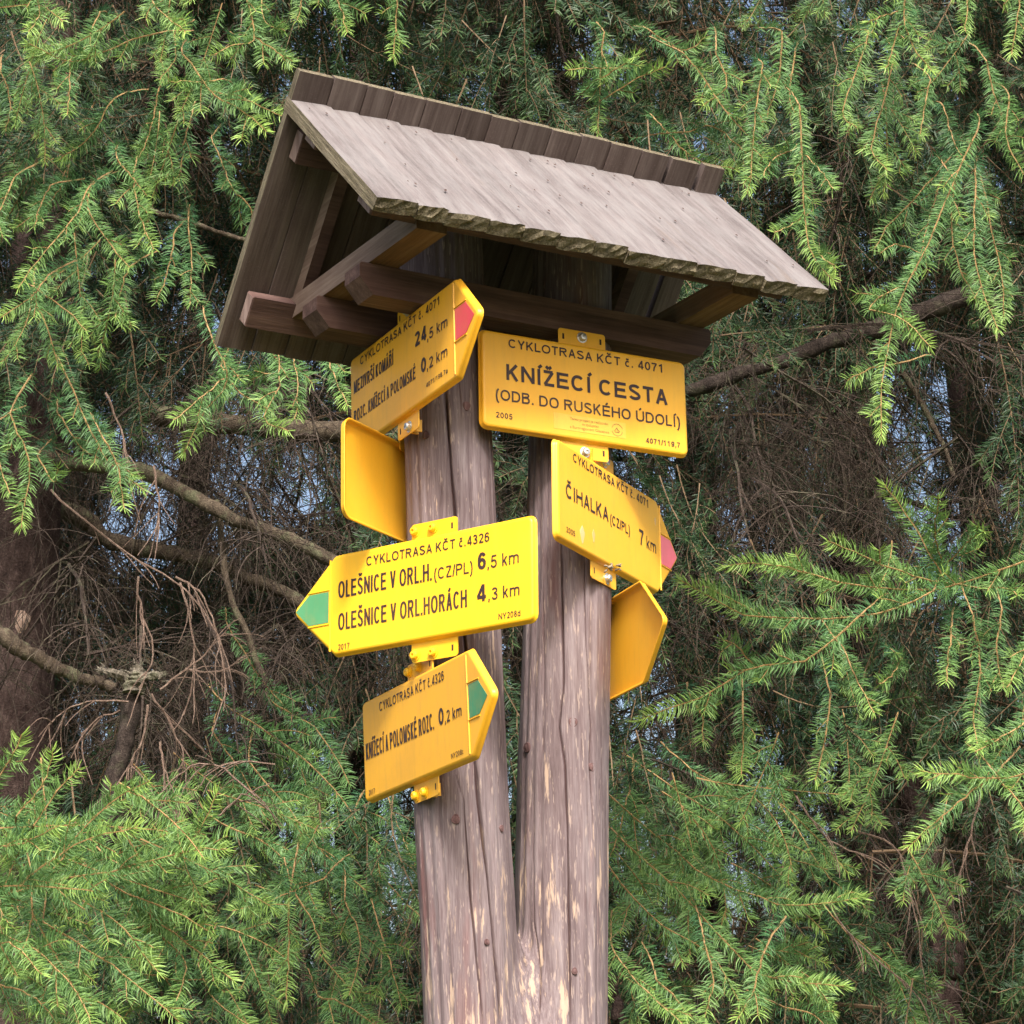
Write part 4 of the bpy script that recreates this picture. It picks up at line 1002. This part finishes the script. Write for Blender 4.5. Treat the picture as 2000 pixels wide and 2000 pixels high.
# ---------------------------------------------------------------- branches one can tell apart in front
rgH = np.random.default_rng(99)
HERO_LIMBS = []
def hero(pts, d, side=.10, tip=.7, young=.22, ang=45, down=.35, spacing=.085, r0=.0023, dd=None, left=.85, right=.85, start=.0, sub=False, extra_up=True):
    """a branch whose stem runs through the given pixels of the 1932 px frame at distance d (last point at dd)"""
    dd = d if dd is None else dd; n = len(pts)
    W = [at(px, py, d+(dd-d)*i/(n-1)) for i, (px, py) in enumerate(pts)]
    W = smooth_path(W, 12)
    W = W + rgH.normal(0, .0015, W.shape)
    sp = Spray(rgH, .0013, .034, .0022)
    mid = W[len(W)//2]; view = norm(CAM-mid)
    plane = norm(-view*-1+rgH.normal(0, .22, 3))
    o0 = W[0].copy(); fill_spray(sp, W-o0, plane, rgH, side, spacing, young, tip, ang=ang, down=down, r0=r0, left=left, right=right, start=start, sub=sub, first=.08)
    if extra_up:     # bare twig going back up into the crown
        B = curve_pts((0, 0, 0), norm(norm(W[0]-W[1])*.6+np.array([rgH.normal(0, .2), .8, .35])), .22, (0, .6, .2), 6, .05, rgH)
        sp.shoot(B[::-1], r0*1.2, r0, plane, 0, True, 0, 0, .6)
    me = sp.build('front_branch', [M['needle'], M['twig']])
    t = near_tree(o0); t['n'] += 1
    o = bpy.data.objects.new('front_branch', me); C.objects.link(o); o.parent = t['root']; o.location = (o0[0]-t['x'], o0[1]-t['y'], o0[2])

HL = [  # pixels, distance, side length, brightness of the tips
 # upper left
 ([(300, 60), (240, 78), (200, 96), (130, 116), (50, 82)], 5.6, .05, .75), ([(132, 118), (131, 160), (128, 215)], 5.55, .03, .6),
 ([(215, 185), (165, 262), (112, 300)], 5.7, .03, .8), ([(345, 100), (400, 175), (452, 205), (505, 248)], 5.3, .10, 1.0), ([(400, 172), (460, 185), (535, 222)], 5.3, .03, 1.0), ([(420, 150), (370, 155), (322, 152)], 5.35, .03, .9),
 ([(455, -40), (480, 70), (440, 85), (395, 105)], 5.5, .05, .8), ([(480, 70), (520, 95), (548, 122)], 5.45, .03, .9), ([(490, -30), (500, 40), (540, 60)], 5.6, .05, .6), ([(600, -60), (640, 10), (655, 60)], 5.5, .07, .8), ([(750, -90), (748, 20), (742, 112)], 5.2, .04, .8), ([(575, -60), (570, 0), (560, 40)], 5.5, .05, .8),
 ([(270, -60), (285, 0), (350, 62)], 5.4, .06, 1.0), ([(60, -40), (75, 20), (55, 60)], 5.3, .06, 1.0), ([(0, 15), (70, 10), (120, 40)], 5.3, .05, .9), ([(100, 215), (60, 270), (18, 330)], 5.9, .06, .4), ([(130, 330), (95, 380), (30, 430)], 5.8, .05, .5),
 ([(170, 350), (140, 410), (80, 480), (32, 545)], 5.3, .04, .8), ([(172, 350), (168, 400), (215, 470), (245, 505)], 5.5, .05, .6), ([(250, 330), (262, 400), (290, 470)], 5.5, .05, .7), ([(222, 300), (245, 330), (278, 370)], 5.5, .04, .7), ([(355, 240), (345, 290), (338, 345)], 5.6, .035, .5), ([(245, 500), (230, 545), (218, 598)], 5.5, .035, .6), ([(330, 440), (318, 510), (295, 570)], 5.6, .04, .5), ([(355, 430), (362, 500), (358, 575)], 5.6, .04, .5),
 ([(95, 350), (75, 390), (65, 430)], 5.6, .04, .5), ([(90, 520), (60, 560), (0, 600)], 5.2, .04, 1.0), ([(60, 540), (110, 575), (165, 622)], 5.3, .05, .7), ([(62, 560), (90, 620), (112, 690)], 5.4, .045, .7),
 ([(30, 330), (0, 400), (-20, 460)], 5.4, .06, .6), ([(150, 240), (120, 330), (70, 390)], 5.9, .06, .3), ([(300, 170), (285, 240), (262, 300)], 5.8, .06, .4), ([(400, 260), (420, 310), (440, 360)], 5.9, .06, .3),
 ([(430, 350), (470, 390), (480, 450)], 5.8, .06, .35), ([(0, 130), (20, 190), (10, 250)], 5.8, .07, .5), ([(190, 20), (170, 70), (180, 120)], 5.8, .07, .5), ([(330, 60), (330, 110), (300, 150)], 5.8, .07, .5),
 # under the left eave
 ([(400, 640), (430, 715), (385, 780), (345, 855)], 5.2, .03, .8, dict(right=0)), ([(425, 712), (380, 750), (328, 792)], 5.2, .02, .7), ([(415, 690), (450, 740), (520, 780)], 5.5, .03, .6), ([(500, 640), (530, 700), (480, 700)], 5.4, .03, .5), ([(520, 640), (528, 720), (500, 790), (545, 812)], 5.2, .04, .8), ([(548, 660), (562, 720), (556, 790)], 5.3, .03, .7), ([(615, 660), (630, 710), (655, 765)], 5.2, .03, .8),
 ([(120, 700), (180, 830), (215, 880), (272, 925)], 5.4, .05, .7), ([(190, 820), (222, 880), (232, 960)], 5.3, .03, .7), ([(110, 780), (150, 840), (195, 870)], 5.5, .05, .5), ([(20, 780), (55, 880), (40, 995)], 5.3, .035, .7), ([(-10, 800), (0, 880), (20, 930)], 5.4, .05, .6), ([(70, 860), (100, 910), (108, 880)], 5.5, .03, .6),
 # above and right of the roof
 ([(1140, 60), (1132, 150), (1130, 252)], 5.6, .035, .7), ([(1180, 130), (1130, 128), (1072, 130)], 5.6, .04, .9), ([(1130, 150), (1180, 120), (1205, 100)], 5.55, .03, 1.0), ([(1150, 180), (1200, 150), (1258, 125)], 5.5, .05, .9), ([(1230, 60), (1290, 95), (1330, 70)], 5.8, .06, .6),
 ([(1290, 100), (1330, 150), (1372, 212), (1440, 290), (1475, 285)], 5.5, .05, .9), ([(1440, 120), (1425, 220), (1412, 362)], 5.45, .05, .7), ([(1475, 60), (1468, 150), (1440, 240)], 5.5, .05, .6), ([(1350, 100), (1370, 160), (1325, 200)], 5.5, .05, .8), ([(1250, 240), (1310, 300), (1390, 320)], 5.7, .05, .9), ([(1290, 250), (1350, 240), (1420, 300)], 5.6, .06, .7), ([(1500, 100), (1490, 180), (1500, 220)], 5.6, .04, .6),
 ([(1510, 200), (1512, 300), (1518, 400), (1530, 470), (1570, 530)], 5.2, .05, .9), ([(1515, 410), (1490, 425), (1460, 440)], 5.2, .02, .8), ([(1515, 290), (1545, 320), (1572, 355)], 5.2, .03, .6), ([(1540, 470), (1555, 490), (1575, 500)], 5.2, .02, 1.0), ([(1500, 280), (1460, 300), (1440, 330)], 5.4, .02, .4),
 ([(1720, -60), (1705, 20), (1725, 90), (1760, 135)], 5.2, .05, .9), ([(1705, 20), (1670, 30), (1638, 42)], 5.2, .02, .9), ([(1700, 40), (1685, 90), (1672, 128)], 5.2, .025, .9), ([(1690, 100), (1665, 200), (1645, 285), (1675, 320)], 5.4, .05, .7), ([(1640, 60), (1610, 150), (1590, 215), (1615, 240)], 5.5, .045, .6), ([(1755, 150), (1745, 200), (1735, 255)], 5.4, .035, .6), ([(1930, -60), (1922, 20), (1908, 105)], 5.1, .03, .9), ([(1822, -60), (1826, 0), (1820, 60)], 5.3, .04, .7),
 ([(1845, 250), (1800, 340), (1760, 440), (1700, 560), (1678, 640), (1662, 740), (1662, 828)], 5.3, .055, .85), ([(1700, 540), (1640, 580), (1700, 600), (1755, 655)], 5.3, .02, .9), ([(1675, 690), (1640, 695), (1615, 715)], 5.3, .01, 1.0), ([(1720, 470), (1690, 460), (1660, 480)], 5.3, .02, .5),
 ([(1790, 300), (1740, 360), (1680, 420), (1650, 470)], 5.5, .04, .5), ([(1840, 320), (1838, 420), (1845, 520), (1885, 625)], 5.3, .04, .7), ([(1850, 330), (1868, 420), (1890, 520), (1895, 600)], 5.4, .035, .5), ([(1800, 340), (1795, 430), (1812, 510), (1850, 575)], 5.35, .04, .6), ([(1780, 330), (1752, 420), (1725, 520)], 5.6, .05, .4), ([(1905, 180), (1900, 260), (1932, 330)], 5.5, .06, .5), ([(1860, 120), (1880, 190), (1900, 250)], 5.6, .06, .4), ([(1780, 200), (1800, 270), (1840, 330)], 5.6, .05, .4),
 # right middle branch
 ([(1990, 1040), (1930, 1060), (1880, 1075), (1790, 1108), (1690, 1112), (1590, 1100), (1450, 1065), (1362, 1068)], 5.2, .05, .8, dict(down=.1)), ([(1590, 1100), (1500, 1075), (1445, 1062)], 5.25, .02, .8), ([(1760, 1115), (1680, 1150), (1600, 1165), (1450, 1165), (1380, 1150), (1285, 1092)], 5.1, .045, .8, dict(down=.15)), ([(1440, 1162), (1360, 1120), (1325, 1105)], 5.15, .02, .7),
 ([(1620, 1165), (1560, 1215), (1505, 1250), (1420, 1258), (1330, 1310), (1200, 1362)], 5.0, .045, .9, dict(down=.2)), ([(1422, 1258), (1390, 1220), (1358, 1205)], 5.05, .01, .6), ([(1310, 1330), (1325, 1350), (1325, 1400)], 5.1, .02, .7),
 ([(1780, 1090), (1735, 1010), (1700, 955), (1668, 912)], 5.2, .02, .9, dict(down=0)), ([(1775, 1060), (1765, 1000), (1772, 935)], 5.2, .02, .8, dict(down=0)), ([(1790, 1060), (1830, 1020), (1860, 1000)], 5.2, .02, .9, dict(down=0)), ([(1760, 1095), (1690, 1075), (1620, 1045), (1560, 1020)], 5.15, .02, .8, dict(down=0)), ([(1850, 1110), (1900, 1110), (1922, 1125)], 5.2, .03, .8),
 ([(1400, 1320), (1402, 1400), (1398, 1468)], 5.3, .03, .9), ([(1590, 1220), (1612, 1270), (1648, 1345)], 5.2, .03, .7), ([(1568, 1310), (1555, 1400), (1538, 1475)], 5.3, .03, .8), ([(1700, 1240), (1685, 1270), (1660, 1290)], 5.3, .03, .7), ([(1835, 1160), (1850, 1260), (1835, 1350), (1850, 1420)], 5.3, .03, .7), ([(1795, 1180), (1790, 1230), (1785, 1285)], 5.2, .03, .7), ([(1890, 1150), (1880, 1230), (1892, 1300)], 5.3, .04, .6),
 ([(1990, 1420), (1935, 1460), (1868, 1468), (1800, 1462), (1738, 1455)], 5.0, .02, .9, dict(down=.0)), ([(1868, 1468), (1800, 1520), (1715, 1595)], 5.0, .02, 1.0), ([(1880, 1462), (1920, 1510), (1950, 1560)], 5.0, .03, .9), ([(1960, 1340), (1910, 1380), (1840, 1420)], 5.1, .04, .8), ([(1930, 1360), (1880, 1430), (1850, 1490)], 5.2, .04, .7), ([(1960, 1180), (1930, 1240), (1900, 1300)], 5.2, .06, .8),
 # lower right
 ([(1150, 1500), (1240, 1580), (1330, 1650), (1420, 1690), (1500, 1710), (1635, 1695)], 5.5, .09, .7, dict(down=.5)), ([(1180, 1590), (1300, 1700), (1400, 1810), (1470, 1850), (1600, 1862)], 5.4, .10, .7, dict(down=.6)), ([(1150, 1640), (1240, 1740), (1340, 1800), (1400, 1900)], 5.4, .09, .6, dict(down=.6)),
 ([(1150, 1780), (1200, 1850), (1290, 1935)], 5.3, .08, .8), ([(1260, 1480), (1380, 1560), (1500, 1680)], 5.8, .09, .4), ([(1440, 1800), (1420, 1870), (1390, 1925)], 5.2, .03, .9), ([(1300, 1450), (1380, 1500), (1440, 1600), (1560, 1640)], 5.9, .08, .4), ([(1500, 1560), (1560, 1650), (1640, 1720)], 6.0, .08, .4), ([(1330, 1780), (1345, 1850), (1330, 1920)], 5.3, .04, .7), ([(1190, 1480), (1170, 1560), (1150, 1620)], 5.7, .06, .5), ([(1240, 1850), (1290, 1900), (1330, 1960)], 5.2, .05, .8), ([(1600, 1760), (1680, 1830), (1740, 1960)], 5.8, .06, .4), ([(1480, 1900), (1540, 1920), (1600, 1990)], 5.4, .06, .6),
 # lower left mass
 ([(-40, 1520), (10, 1450), (42, 1385)], 4.9, .04, 1.0, dict(down=0)), ([(30, 1540), (80, 1480), (102, 1415)], 5.0, .03, 1.0, dict(down=0)), ([(60, 1560), (110, 1490), (148, 1450)], 5.0, .03, .9, dict(down=0)), ([(100, 1640), (160, 1560), (230, 1500), (280, 1475)], 5.0, .04, .9, dict(down=.1)),
 ([(250, 1640), (330, 1620), (380, 1560), (412, 1495)], 5.1, .04, 1.0, dict(down=0)), ([(-30, 1720), (60, 1650), (150, 1590), (260, 1560)], 4.95, .07, .9, dict(down=.3)), ([(0, 1690), (120, 1660), (230, 1640), (340, 1610), (430, 1600)], 5.0, .08, .9, dict(down=.4)), ([(60, 1640), (160, 1700), (240, 1760), (300, 1840)], 5.0, .08, .8), ([(120, 1600), (230, 1680), (330, 1720), (400, 1760)], 5.1, .08, .8), ([(220, 1680), (300, 1740), (380, 1800), (440, 1850)], 5.2, .07, .8),
 ([(0, 1760), (80, 1800), (150, 1880), (180, 1960)], 5.0, .07, .8), ([(80, 1740), (180, 1800), (260, 1860), (340, 1930)], 5.05, .08, .7), ([(-20, 1850), (60, 1880), (130, 1960)], 5.0, .07, .7), ([(250, 1830), (330, 1850), (420, 1860), (480, 1960)], 5.3, .05, .6), ([(60, 1680), (60, 1740), (40, 1800)], 5.0, .04, .8), ([(150, 1640), (250, 1600), (350, 1560)], 5.2, .06, .8), ([(-30, 1600), (40, 1590), (110, 1560)], 4.9, .06, .9), ([(-30, 1790), (20, 1780), (80, 1840)], 4.95, .07, .8), ([(300, 1760), (350, 1820), (330, 1900)], 5.2, .06, .7),
 # lower centre, between the mass and the post
 ([(440, 1340), (560, 1420), (640, 1500), (700, 1580), (790, 1640)], 5.9, .11, .3, dict(down=.5)), ([(470, 1440), (540, 1520), (600, 1600), (690, 1680)], 5.8, .11, .35, dict(down=.5)), ([(520, 1330), (600, 1380), (660, 1480)], 6.0, .10, .25), ([(430, 1560), (500, 1590), (560, 1650), (600, 1720)], 5.7, .09, .5), ([(545, 1700), (545, 1800), (540, 1890)], 5.4, .03, .8), ([(620, 1650), (560, 1680), (440, 1720)], 5.5, .03, .7), ([(560, 1690), (590, 1740), (610, 1800)], 5.4, .05, .6), ([(650, 1700), (680, 1780), (660, 1880)], 5.5, .06, .6), ([(720, 1760), (740, 1830), (760, 1900)], 5.5, .06, .6), ([(375, 1820), (400, 1880), (470, 1935)], 5.3, .03, .6),
 ([(660, 1560), (720, 1650), (800, 1740)], 5.8, .09, .4), ([(730, 1500), (760, 1580), (790, 1650)], 5.9, .08, .3), ([(600, 1880), (660, 1900), (740, 1960)], 5.4, .07, .6), ([(440, 1200), (500, 1290), (560, 1360)], 6.1, .08, .1), ([(400, 1380), (450, 1450), (500, 1540)], 5.9, .08, .3),
]
for it in HL:
    kw = it[4] if len(it) > 4 else {}
    d = it[1]+.35
    hero(it[0], d, max(.065, it[2]*1.25), it[3], young=.10+.22*max(0, it[3]-.4)+rgH.normal(0, .03), dd=d-rgH.uniform(.0, .18), **kw)

# bare limbs and reddish dead twigs one can tell apart -------------
def limb(pts, d, r0, r1, m='limb', name='bare_limb', n=60, sides=12, wob=.05, dd=None):
    dd = d if dd is None else dd; k = len(pts)
    W = smooth_path([at(px, py, d+(dd-d)*i/(k-1)) for i, (px, py) in enumerate(pts)], n); W = W+np.stack([np.convolve(rgH.normal(0, r0*.45, n+6), np.ones(7)/7, 'valid') for _ in range(3)], 1)
    o0 = W[0].copy(); V, F = tube(W-o0, np.linspace(r0, r1, n)*(1+.09*np.convolve(rgH.normal(0, 1, n+4), [.2]*5, 'valid')*2), sides, True, wob, int(r0*1e5))
    t = near_tree(o0); o = obj(name, mesh_from(name, V, F, M[m], True), t['root']); o.location = (o0[0]-t['x'], o0[1]-t['y'], o0[2]); return W
limb([(60, 850), (130, 872), (270, 892), (390, 955), (520, 1010), (700, 1085), (860, 1150)], 6.5, .022, .015, dd=6.2)
limb([(255, 770), (380, 795), (520, 808), (700, 812), (860, 850)], 6.9, .030, .026, n=30)
limb([(-40, 1170), (60, 1235), (130, 1275), (215, 1300)], 6.3, .022, .016)
limb([(1250, 758), (1340, 725), (1450, 690), (1560, 645), (1660, 615), (1760, 583), (1850, 545)], 6.8, .018, .028, n=60, m='limb_dark')
limb([(1640, 640), (1700, 700), (1760, 800), (1800, 900)], 7.0, .012, .006)
limb([(410, 945), (418, 1020), (430, 1110), (470, 1210), (500, 1290)], 6.4, .010, .008)
limb([(120, 960), (250, 1030), (420, 1070), (600, 1150)], 7.2, .03, .02)
limb([(700, 1340), (560, 1620), (640, 1830), (760, 1960)], 7.6, .02, .03)
limb([(280, 395), (340, 415), (420, 440), (520, 470)], 6.6, .009, .006)
limb([(1150, 1840), (1165, 1900), (1175, 1980)], 5.9, .014, .014, m='bark')
limb([(1700, 1450), (1760, 1700), (1790, 1960)], 7.8, .05, .06, m='bark')
# the broken pale snag
limb([(256, 1275), (248, 1330), (232, 1400), (215, 1480), (190, 1600)], 6.0, .022, .026, m='limb_dark', name='broken_limb', n=24)
def snag():
    W0 = at(252, 1285, 5.98); parts = []; K = 1/1000.
    def arm(pts, r, n=14):
        P = smooth_path(np.array(pts)*K, n); rr = np.interp(np.linspace(0, 1, n), np.linspace(0, 1, len(r)), r)*K
        parts.append(tube(P, rr*(1+.12*rgH.normal(0, 1, n)), 9, True, .16, 3))
    arm([(0, 0, -30), (3, 2, 0), (8, 0, 22), (10, 4, 40)], [26, 25, 20, 9])
    arm([(0, 0, 0), (-30, -6, 14), (-62, -4, 24), (-84, 0, 34)], [19, 13, 10, 4]); arm([(4, 0, 0), (32, -4, 8), (55, -8, 12), (70, -8, 8)], [18, 12, 10, 7])
    for i in range(26):       # torn splinters
        b = np.array([[-78, 0, 32], [66, -6, 10], [8, 4, 40], [0, -4, 10]][i % 4], float)+rgH.normal(0, 5, 3)
        d = norm(np.array([[-1, 0, .5], [1, 0, .1], [.1, 0, 1], [rgH.normal(), -.5, rgH.normal()]][i % 4])+rgH.normal(0, .35, 3))*rgH.uniform(12, 30)
        parts.append(tube(np.array([b, b+d*.5, b+d])*K, np.array([3.2, 2.2, .3])*K, 4, True))
    V, F = join(parts); t = near_tree(W0); o = obj('snag', mesh_from('snag', V, F, M['lichen_wood'], False), t['root']); o.location = (W0[0]-t['x'], W0[1]-t['y'], W0[2])
snag()
RT = [[(95, 925), (140, 965), (230, 1040), (330, 1095), (400, 1180), (425, 1290), (400, 1390)], [(258, 1088), (270, 1160), (290, 1230), (262, 1300)], [(340, 1100), (365, 1200), (362, 1300), (330, 1380)], [(330, 1090), (380, 1120), (410, 1200), (420, 1260)], [(240, 1322), (160, 1325), (110, 1350), (90, 1372)], [(245, 1340), (180, 1360), (150, 1400), (135, 1430)], [(285, 1310), (330, 1380), (350, 1450), (355, 1530)], [(280, 1330), (270, 1390), (245, 1440), (238, 1470)], [(300, 1300), (380, 1240), (440, 1170)], [(350, 1262), (410, 1268), (470, 1240)],
      [(480, 1500), (400, 1440), (340, 1460), (300, 1530)], [(520, 1440), (430, 1440), (370, 1490), (340, 1560)], [(300, 1400), (320, 1480), (350, 1560)], [(410, 1540), (460, 1500), (510, 1480)], [(0, 1740), (30, 1800), (25, 1870), (20, 1950)], [(25, 1800), (100, 1860), (150, 1960)], [(200, 740), (235, 830), (240, 900)], [(1600, 1560), (1690, 1600), (1720, 1700), (1740, 1800)], [(1560, 1700), (1620, 1780), (1730, 1880), (1760, 1960)], [(1500, 1500), (1560, 1580), (1640, 1620)], [(1850, 1500), (1820, 1620), (1790, 1700)],
      [(290, 880), (300, 960), (280, 1060)]]
for pts in RT:
    d = 5.95+rgH.uniform(-.1, .15); W = smooth_path([at(px, py, d) for px, py in pts], 14); W = W+rgH.normal(0, .002, W.shape); o0 = W[0].copy()
    parts = [tube(W-o0, np.linspace(.0030, .0013, 14), 5, False)]
    for i in range(7):
        j = int(rgH.integers(2, 13)); Q = curve_pts(W[j]-o0, norm((W[j]-W[j-1])+rgH.normal(0, .008, 3)+np.array([0, 0, -.004])), rgH.uniform(.05, .16), (rgH.normal(0, .4), rgH.normal(0, .3), -.8), 6, .07, rgH)
        parts.append(tube(Q, np.linspace(.0018, .0009, 6), 4, False))
    V, F = join(parts); t = near_tree(o0); o = obj('bare_twig', mesh_from('bare_twig', V, F, M['redtwig'], False), t['root']); o.location = (o0[0]-t['x'], o0[1]-t['y'], o0[2])

# more near sprays, shared meshes, in the fields where the photograph is full of bright growth
FRONT = []
for i in range(10):
    sp = Spray(rgH, .0014, .032, .0022); L = rgH.uniform(.26, .42)
    P = curve_pts((0, 0, 0), norm((rgH.normal(0, .12), rgH.normal(0, .12), -1)), L, (rgH.normal(0, .35), rgH.normal(0, .2), -.1), 10, .03, rgH)
    fill_spray(sp, P, norm((rgH.normal(0, .15), -1, .25+rgH.normal(0, .15))), rgH, rgH.uniform(.10, .17), .08, rgH.uniform(.1, .3), rgH.uniform(.5, .95), down=.4, r0=.0023)
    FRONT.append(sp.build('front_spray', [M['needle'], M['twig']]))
FIELDS = [  # x range, y range (1932 px frame), count, mean direction in degrees from straight down towards the right, spread, distance, scale
 ((-60, 400), (1500, 1900), 30, 55, 32, (5.3, 6.1), .95), ((-60, 330), (-60, 420), 9, 5, 30, (5.8, 6.3), .85), ((330, 560), (-80, 120), 3, 10, 30, (5.8, 6.1), .8),
 ((400, 790), (1430, 1900), 12, 45, 35, (5.9, 6.4), .85), ((1150, 1640), (1480, 1900), 13, 50, 25, (5.8, 6.3), .9), ((1300, 1940), (1120, 1500), 5, 5, 25, (5.7, 6.2), .8),
 ((1250, 1940), (-100, 260), 5, -5, 25, (5.8, 6.3), .85), ((1650, 1940), (1500, 1900), 3, 0, 30, (5.9, 6.3), .8), ((-60, 260), (400, 760), 4, 0, 25, (5.7, 6.2), .8)]
for xr, yr, n, mean, sd, dr, sc in FIELDS:
    for i in range(n):
        p = at(rgH.uniform(*xr), rgH.uniform(*yr), rgH.uniform(*dr)); a = radians(rgH.normal(mean, sd))
        put('front_spray', FRONT[int(rgH.integers(len(FRONT)))], p+np.array([-sin(a)*.15, 0, cos(a)*.15]), rgH.normal(0, .3), rgH.normal(-.1, .2), -a, sc*rgH.uniform(.85, 1.15))

# pale scar of a lost branch on the thick left trunk
def scar():
    t = TREES[0]; c = at(38, 1172, 6.87); n = 18; V = [(0, -.012, 0)]; F = []
    for k, (r, y) in enumerate(((.5, -.010), (.85, -.004), (1.1, .012))):
        for q in range(n):
            a = 2*pi*q/n; w_ = 1+.12*sin(3*a+1)+.07*sin(7*a); V.append((.024*r*w_*cos(a), y, .042*r*w_*sin(a)))
    F = [(0, 1+q, 1+(q+1) % n) for q in range(n)]+[(1+k*n+q, 1+k*n+n+q, 1+k*n+n+(q+1) % n, 1+k*n+(q+1) % n) for k in range(2) for q in range(n)]
    o = obj('branch_scar', mesh_from('branch_scar', V, F, M['scar'], True), t['root']); o.location = (c[0]-t['x'], c[1]-t['y'], c[2])
M['scar'] = bark('pale_resinous_scar', (.22, .14, .11), (.42, .30, .24), (.62, .50, .42), 60)
scar()
